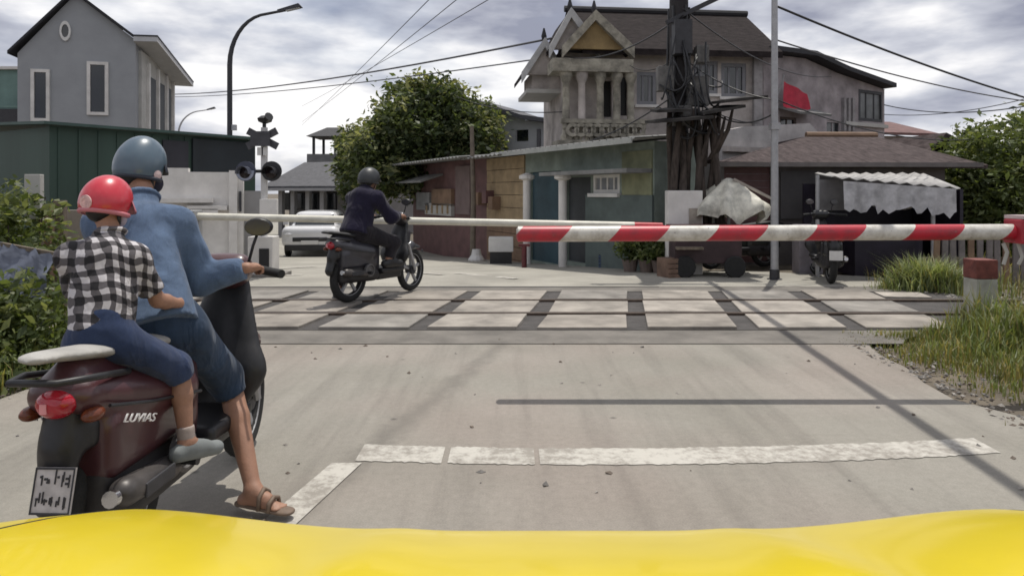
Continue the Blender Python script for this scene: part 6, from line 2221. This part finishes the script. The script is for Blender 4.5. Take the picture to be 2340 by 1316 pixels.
def human(root, J, s, top, bottom, shoe, hairm, short_sleeve=False, long_leg=False, vox=0.0085, seed=1, sandal=False, sock=None):
    J = {k: np.array(v, float) for k, v in J.items()}
    fw = J['fwd'] / np.linalg.norm(J['fwd'])
    hd = J['look'] / np.linalg.norm(J['look'])
    B = basis(hd)
    rt, fo, upv = B
    h = J['head']
    body = [cap(J['pelvis'], mixp(J['pelvis'], J['chest'], 0.5), 0.135 * s, 0.125 * s, 0.04 * s, flat=(fw, 1.3)),
            cap(mixp(J['pelvis'], J['chest'], 0.5), J['chest'], 0.125 * s, 0.15 * s, 0.04 * s, flat=(fw, 1.35)),
            cap(J['shL'], J['shR'], 0.062 * s, 0.062 * s, 0.05 * s), cap(mixp(J['chest'], J['neck'], 0.6), mixp(J['neck'], h, 0.6), 0.058 * s, 0.052 * s, 0.03 * s),
            ell(h + upv * 0.018 * s, np.array((0.077, 0.096, 0.105)) * s, B, 0.02), ell(h + fo * 0.022 * s - upv * 0.055 * s, np.array((0.058, 0.068, 0.062)) * s, B, 0.03),
            cap(h + fo * 0.088 * s + upv * 0.012 * s, h + fo * 0.107 * s - upv * 0.024 * s, 0.011 * s, 0.016 * s, 0.012), ell(h + fo * 0.078 * s - upv * 0.062 * s, np.array((0.026, 0.018, 0.012)) * s, B, 0.01),
            ell(h + fo * 0.06 * s - upv * 0.098 * s, np.array((0.03, 0.025, 0.02)) * s, B, 0.02),
            ell(h + rt * 0.078 * s - upv * 0.012 * s, np.array((0.014, 0.022, 0.034)) * s, B, 0.006), ell(h - rt * 0.078 * s - upv * 0.012 * s, np.array((0.014, 0.022, 0.034)) * s, B, 0.006)]
    for sd in 'LR':
        sh, el, wr = J['sh' + sd], J['el' + sd], J['wr' + sd]
        hp, kn, an_, toe = J['hip' + sd], J['kn' + sd], J['an' + sd], J['toe' + sd]
        body += [cap(sh, el, 0.05 * s, 0.04 * s, 0.03 * s), cap(el, mixp(el, wr, 0.35), 0.041 * s, 0.041 * s, 0.02 * s), cap(mixp(el, wr, 0.35), wr, 0.041 * s, 0.027 * s, 0.02 * s)]
        body += hand(wr, J.get('hd' + sd, wr - el), J['grip' + sd], J.get('hu', (0, 0, 1)), s * 1.02, sd)
        body += [cap(hp, kn, 0.082 * s, 0.057 * s, 0.04 * s), cap(kn, mixp(kn, an_, 0.35), 0.054 * s, 0.056 * s, 0.02 * s), cap(mixp(kn, an_, 0.35), an_, 0.055 * s, 0.035 * s, 0.02 * s)]
        fd = (toe - an_)
        heel = an_ - np.array((fd[0], fd[1], 0)) / (np.linalg.norm(fd[:2]) + 1e-6) * 0.045 * s + np.array((0, 0, -0.045 * s))
        body += [cap(an_, heel, 0.034 * s, 0.032 * s, 0.02), cap(an_, mixp(an_, toe, 0.6), 0.035 * s, 0.034 * s, 0.02), cap(heel, toe, 0.028 * s, 0.028 * s, 0.025, flat=((0, 0, 1), 1.4))]
        fu = np.array((fd[0], fd[1], 0)) / (np.linalg.norm(fd[:2]) + 1e-6)
        fs_ = np.array((fu[1], -fu[0], 0))
        for i in range(5):
            b0 = toe + fs_ * (i - 2) * 0.015 * s
            body.append(cap(b0, b0 + fu * (0.04 - 0.004 * abs(i - 1)) * s, 0.0105 * s, 0.008 * s, 0.004))
    blob('body', body, vox, SKIN, root)
    # eyes, so that the face reads
    em = MB()
    for sx in (-1, 1):
        c = h + rt * 0.032 * s * sx + fo * 0.083 * s + upv * 0.018 * s
        em.lathe([(0.0, -0.004 * s), (0.010 * s, 0), (0.0, 0.004 * s)], 10, Matrix.Translation(Vector(c)) @ Vector(fo).to_track_quat('Z', 'Y').to_matrix().to_4x4())
    em.build('eyes', mat('dark_eye', (0.012, 0.01, 0.01), 0.2), root)
    hair = [ell(h + upv * 0.03 * s - fo * 0.012 * s, np.array((0.084, 0.098, 0.104)) * s, B, 0.01), ell(h - upv * 0.03 * s - fo * 0.045 * s, np.array((0.070, 0.058, 0.075)) * s, B, 0.03)]
    hair.append(ell(h + fo * 0.10 * s - upv * 0.06 * s, np.array((0.11, 0.075, 0.11)) * s, B, 0.01, op=1))
    blob('hair', hair, vox * 1.2, hairm, root)
    # shirt or jacket
    tp_ = [cap(mixp(J['pelvis'], J['chest'], -0.05 if short_sleeve else -0.2), mixp(J['pelvis'], J['chest'], 0.5), (0.165 if short_sleeve else 0.19) * s, 0.155 * s, 0.05 * s, flat=(fw, 1.2), cut=2),
           cap(mixp(J['pelvis'], J['chest'], 0.5), J['chest'], 0.15 * s, 0.168 * s, 0.05 * s, flat=(fw, 1.25)), cap(J['shL'], J['shR'], 0.082 * s, 0.082 * s, 0.06 * s),
           cap(mixp(J['chest'], J['neck'], 0.5), mixp(J['neck'], h, 0.22), 0.085 * s, 0.07 * s, 0.03 * s, cut=1)]
    for sd in 'LR':
        sh, el, wr = J['sh' + sd], J['el' + sd], J['wr' + sd]
        if short_sleeve:
            tp_.append(cap(sh, mixp(sh, el, 0.8), 0.072 * s, 0.068 * s, 0.04 * s, cut=1))
        else:
            tp_ += [cap(sh, el, 0.084 * s, 0.074 * s, 0.04 * s), cap(el, mixp(el, wr, 0.95), 0.074 * s, 0.052 * s, 0.03 * s, cut=1)]
    co = mixp(J['neck'], h, 0.12)
    ax_ = Vector(h - J['neck']).normalized()
    e1 = ax_.orthogonal().normalized()
    e2 = ax_.cross(e1)
    cm = MB()
    cm.tube([Vector(co) + (e1 * math.cos(R(15 * i)) + e2 * math.sin(R(15 * i))) * 0.074 * s for i in range(25)], 0.013 * s, 6, caps=False)
    cm.build('collar', top, root, smooth='all')
    blob('shirt' if short_sleeve else 'jacket', tp_, vox * 1.15, top, root, wrinkle=0.006 * s, wfreq=21.0, seed=seed)
    bt = [cap(mixp(J['pelvis'], J['chest'], 0.15), J['pelvis'], 0.158 * s, 0.17 * s, 0.03 * s, flat=(fw, 1.2))]
    for sd in 'LR':
        hp, kn, an_ = J['hip' + sd], J['kn' + sd], J['an' + sd]
        if long_leg:
            bt += [cap(hp, kn, 0.10 * s, 0.078 * s, 0.05 * s), cap(kn, mixp(kn, an_, 0.92), 0.078 * s, 0.06 * s, 0.03 * s, cut=1)]
        else:
            bt += [cap(hp, mixp(hp, kn, 0.9), 0.105 * s, 0.09 * s, 0.05 * s), cap(mixp(hp, kn, 0.9), mixp(kn, an_, 0.13), 0.09 * s, 0.075 * s, 0.02 * s, cut=1)]
    blob('trousers' if long_leg else 'shorts', bt, vox * 1.2, bottom, root, wrinkle=0.006 * s, wfreq=19.0, seed=seed + 5)
    for sd in 'LR':
        an_, toe = J['an' + sd], J['toe' + sd]
        fd = np.array((toe[0] - an_[0], toe[1] - an_[1], 0))
        fd /= np.linalg.norm(fd) + 1e-6
        sl = (toe[2] - (an_[2] - 0.045 * s))
        heel = an_ - fd * 0.06 * s + np.array((0, 0, -0.062 * s))
        tt = toe + fd * 0.055 * s + np.array((0, 0, -0.014 * s))
        if sandal:
            so_ = blob('sandal', [cap(heel, tt, 0.040 * s, 0.044 * s, 0.02, flat=((0, 0, 1), 3.0))], vox, shoe, root)
            st_ = MB()
            fsd = Vector((fd[1], -fd[0], 0))
            b0 = Vector(mixp(heel, tt, 0.72))
            for t in (0.72, 0.5):
                b0 = Vector(mixp(heel, tt, t))
                hh = 0.055 * s if t > 0.6 else 0.085 * s
                st_.tube([b0 + fsd * 0.044 * s, b0 + fsd * 0.036 * s + Vector((0, 0, hh * 0.7)), b0 + Vector((0, 0, hh)), b0 - fsd * 0.036 * s + Vector((0, 0, hh * 0.7)), b0 - fsd * 0.044 * s], 0.010 * s, 6)
            st_.build('strap', shoe, so_, smooth='all')
        else:
            blob('shoe', [cap(heel + np.array((0, 0, 0.01)), tt, 0.046 * s, 0.042 * s, 0.02), cap(an_ + np.array((0, 0, -0.02 * s)), mixp(an_, toe, 0.75), 0.047 * s, 0.04 * s, 0.02)], vox, shoe, root)
        if sock:
            blob('sock', [cap(mixp(an_, J['kn' + sd], 0.22), an_, 0.05 * s, 0.043 * s, 0.02, cut=2)], vox, sock, root)
    return B


def helmet(root, h, B, r, shell, trim, peak, s=1.0, sticker=None, drop=0.06):
    rt, fo, upv = B
    h = np.array(h, float)
    c = h + upv * 0.030 * s
    big = 0.4
    pr = [ell(c, np.array(r), B, 0.01), ell(c - fo * 0.03 * s - upv * 0.035 * s, np.array((r[0] * 0.97, r[1] * 0.80, r[2] * 0.86)), B, 0.03),
          ell(c, np.array(r) - 0.017, B, 0.004, op=1), rbox(c - upv * (drop * s + big), (big, big, big), 0.005, B, 0.012, op=1), rbox(c + fo * (0.075 * s + 0.15) - upv * (0.012 * s + 0.15), (0.2, 0.15, 0.15), 0.02, B, 0.02, op=1)]
    ho = blob('helmet', pr, 0.0075, shell, root, smooth_it=2)
    Mb = Matrix.Translation(Vector(c)) @ Matrix((tuple(rt) + (0,), tuple(fo) + (0,), tuple(upv) + (0,), (0, 0, 0, 1))).transposed()
    m = MB()
    vs, fs = [], []
    N = 16
    for i in range(N + 1):
        a = R(28 + 124 * i / N)
        for k, (ex, dz) in enumerate(((0.985, 0.004), (1.0 + peak, -0.028))):
            for th in (0.0, -0.007):
                vs.append(Mb @ Vector((r[0] * ex * math.cos(a), r[1] * (1 + (ex - 1) * math.sin(a) * 1.1) * math.sin(a), dz + th)))
    for i in range(N):
        a = 4 * i
        b_ = a + 4
        fs += [(a, b_, b_ + 2, a + 2), (a + 1, a + 3, b_ + 3, b_ + 1), (a + 2, b_ + 2, b_ + 3, a + 3)]
    m.add(vs, fs)
    m.build('peak', trim, ho, smooth='all')
    m = MB()
    pts = []
    for i in range(25):
        a = R(155 + 230 * i / 24)
        pts.append(Mb @ Vector((r[0] * 0.985 * math.cos(a), r[1] * 0.97 * math.sin(a), -drop * s + 0.006)))
    m.tube(pts, 0.009, 6)
    m.build('edge_trim', trim, ho, smooth='all')
    st_ = MB()
    for sx in (-1, 1):
        st_.tube([Mb @ Vector((sx * (r[0] - 0.012), 0.0, -drop * s)), Mb @ Vector((sx * 0.07 * s, 0.02, -0.12 * s)), Mb @ Vector((sx * 0.0 + sx * 0.012, 0.045 * s, -0.168 * s))], 0.007, 6)
    st_.build('chin_strap', BLACKPL, ho, smooth='all')
    return ho, Mb


DENIM = cloth_mat('faded_blue_denim_jacket', (0.092, 0.135, 0.215), 0.3)
SHORTB = cloth_mat('slate_blue_shorts', (0.030, 0.050, 0.088), 0.3)
NAVYS = cloth_mat('navy_shorts', (0.030, 0.045, 0.095), 0.3)
HAIR = mat('black_hair', (0.008, 0.007, 0.007), 0.5, 0.3, 60.0)
SANDAL = mat('brown_sandal_leather', (0.15, 0.105, 0.075), 0.7, 0.25, 15.0)
CHECK = plaid_material()


def sworld(x, y, z):
    c, s_ = math.cos(SR), math.sin(SR)
    return np.array((SX + x * c - y * s_, SY + x * s_ + y * c, z))


# the driver
gR, gL = sworld(0.255, 1.035, 0.955), sworld(-0.275, 1.005, 0.955)
base = np.array((-1.36, 2.68, 0))
J = dict(fwd=(0.02, 1, 0.05), look=(0.42, 0.9, -0.16), pelvis=(-1.375, 2.68, 0.83), chest=(-1.495, 2.82, 1.12), neck=(-1.54, 2.91, 1.26), head=(-1.585, 2.99, 1.40),
         shR=(-1.375, 2.87, 1.165), shL=(-1.66, 2.84, 1.165), elR=(-1.30, 2.93, 0.935), elL=(-1.72, 2.98, 0.95),
         hipR=(-1.28, 2.72, 0.775), hipL=(-1.46, 2.72, 0.775), knR=(-1.235, 3.06, 0.475), knL=(-1.60, 3.07, 0.64), anR=(-1.045, 2.83, 0.095), anL=(-1.53, 3.02, 0.47),
         toeR=(-0.945, 2.80, 0.045), toeL=(-1.53, 3.14, 0.42), gripR=sworld(1, -0.8, 0) - sworld(0, 0, 0), gripL=sworld(-1, -0.8, 0) - sworld(0, 0, 0))
J['wrR'] = gR + np.array((-0.03, -0.095, 0.03))
J['wrL'] = gL + np.array((0.0, -0.095, 0.03))
J['hdR'] = gR + np.array((0.0, 0.03, 0.025)) - J['wrR']
J['hdL'] = gL + np.array((0.0, 0.03, 0.025)) - J['wrL']
J['hu'] = (0, 0, 1)
NOSUB = ('fwd', 'look', 'gripR', 'gripL', 'hdR', 'hdL', 'hu')
Jl = {k: (np.array(v) if k in NOSUB else np.array(v) - base) for k, v in J.items()}
drv = tag(empty('person', base), 'driver in a faded blue jacket and steel blue helmet, one sandalled foot down', 'person')
B = human(drv, Jl, 0.87, DENIM, SHORTB, SANDAL, HAIR, seed=3, sandal=True)
HELB = mat('steel_blue_helmet_shell', (0.075, 0.115, 0.155), 0.36, 0.1, 6.0, coat=0.35)
ho, Mb = helmet(drv, Jl['head'], B, (0.090, 0.102, 0.116), HELB, mat('dark_navy_trim', (0.02, 0.024, 0.038), 0.5), 0.12, 0.9, drop=0.085)
MB().lathe([(0.018, 0), (0.018, 0.008), (0.0, 0.011)], 14, Mb @ Matrix.Translation((0.083, 0.015, -0.05)) @ Matrix.Rotation(R(90), 4, 'Y')).build('snap_button', mat('pinkish_snap', (0.55, 0.42, 0.42), 0.4), ho)
mk = blob('face_mask', [ell(np.array(Jl['head']) + B[1] * 0.050 - B[2] * 0.054, (0.062, 0.052, 0.050), B, 0.01)], 0.009, mat('navy_face_mask', (0.022, 0.022, 0.04), 0.9), drv)

# the child
base = np.array((-1.36, 2.32, 0))
J = dict(fwd=(0.0, 1, 0.05), look=(0.28, 0.95, -0.22), pelvis=(-1.365, 2.325, 0.828), chest=(-1.39, 2.40, 1.05), neck=(-1.405, 2.45, 1.145), head=(-1.435, 2.48, 1.255),
         shR=(-1.305, 2.42, 1.075), shL=(-1.51, 2.40, 1.075), elR=(-1.265, 2.50, 0.915), elL=(-1.56, 2.52, 0.92), wrR=(-1.245, 2.62, 0.885), wrL=(-1.53, 2.66, 0.90),
         hipR=(-1.283, 2.33, 0.795), hipL=(-1.43, 2.34, 0.795), knR=(-1.195, 2.515, 0.665), knL=(-1.53, 2.56, 0.66), anR=(-1.155, 2.485, 0.415), anL=(-1.54, 2.52, 0.41),
         toeR=(-1.115, 2.575, 0.362), toeL=(-1.55, 2.63, 0.362), gripR=(0, 0.3, 1), gripL=(0, 0.3, 1), hdR=(-0.35, 1, 0.1), hdL=(0.35, 1, 0.1), hu=(1, 0.2, 0))
Jl = {k: (np.array(v) if k in NOSUB else np.array(v) - base) for k, v in J.items()}
kid = tag(empty('person', base), 'child in a black and white checked shirt and red helmet on the back seat', 'person')
B = human(kid, Jl, 0.645, CHECK, NAVYS, mat('grey_canvas_shoe', (0.17, 0.185, 0.185), 0.8, 0.15, 12.0), HAIR, short_sleeve=True, seed=9, sock=mat('beige_sock', (0.30, 0.25, 0.225), 0.9, 0.15, 12.0), vox=0.008)
HELR = mat('red_helmet_shell', (0.50, 0.025, 0.045), 0.33, 0.1, 6.0, coat=0.4)
ho, Mb = helmet(kid, Jl['head'], B, (0.075, 0.085, 0.088), HELR, mat('pinkish_peak', (0.48, 0.16, 0.19), 0.5), 0.22, 0.68, drop=0.085)
for (x, y, z, rr_) in ((0.006, -0.10, -0.030, 0.024), ):
    if rr_:
        d = Vector((x, y, z)).normalized()
        MB().lathe([(rr_, 0), (rr_, 0.004), (rr_ * 0.55, 0.005), (rr_ * 0.5, 0.003), (0.0, 0.003)], 20, Mb @ Matrix.Translation(d * 0.0945) @ d.to_track_quat('Z', 'Y').to_matrix().to_4x4()).build('sticker', mat('pale_pink_sticker', (0.62, 0.40, 0.40), 0.5, 0.3, 60.0), ho, smooth=True)
blob('face_mask', [ell(np.array(Jl['head']) + B[1] * 0.040 - B[2] * 0.042, (0.046, 0.040, 0.037), B, 0.01)], 0.008, mat('lilac_mask', (0.36, 0.32, 0.40), 0.9), kid)

# the rider on the rails
rid = tag(empty('person', S2, S2R), 'rider in dark navy clothes and dark helmet on the grey scooter', 'person')
J = dict(fwd=(0, 1, 0.05), look=(0.0, 1, -0.1), pelvis=(0, 0.50, 0.845), chest=(0, 0.60, 1.16), neck=(0, 0.66, 1.30), head=(0, 0.71, 1.41),
         shR=(0.18, 0.64, 1.19), shL=(-0.18, 0.64, 1.19), elR=(0.27, 0.80, 0.97), elL=(-0.27, 0.80, 0.97), wrR=(0.265, 0.95, 0.985), wrL=(-0.265, 0.95, 0.985),
         hipR=(0.09, 0.54, 0.79), hipL=(-0.09, 0.54, 0.79), knR=(0.2, 0.93, 0.66), knL=(-0.27, 0.86, 0.52), anR=(0.16, 0.88, 0.47), anL=(-0.42, 0.60, 0.10),
         toeR=(0.17, 1.0, 0.42), toeL=(-0.50, 0.69, 0.042), gripR=(1, -0.8, 0), gripL=(-1, -0.8, 0), hdR=(0, 1, -0.1), hdL=(0, 1, -0.1))
NAVYJ = cloth_mat('dark_navy_jacket', (0.016, 0.014, 0.030), 0.3)
B = human(rid, J, 1.08, NAVYJ, cloth_mat('charcoal_trousers', (0.020, 0.018, 0.022), 0.3), BLACKPL, HAIR, long_leg=True, seed=15, vox=0.011)
helmet(rid, J['head'], B, (0.118, 0.138, 0.125), mat('charcoal_helmet_shell', (0.030, 0.033, 0.036), 0.45, 0.15, 6.0), BLACKPL, 0.14, 1.0, drop=0.075)
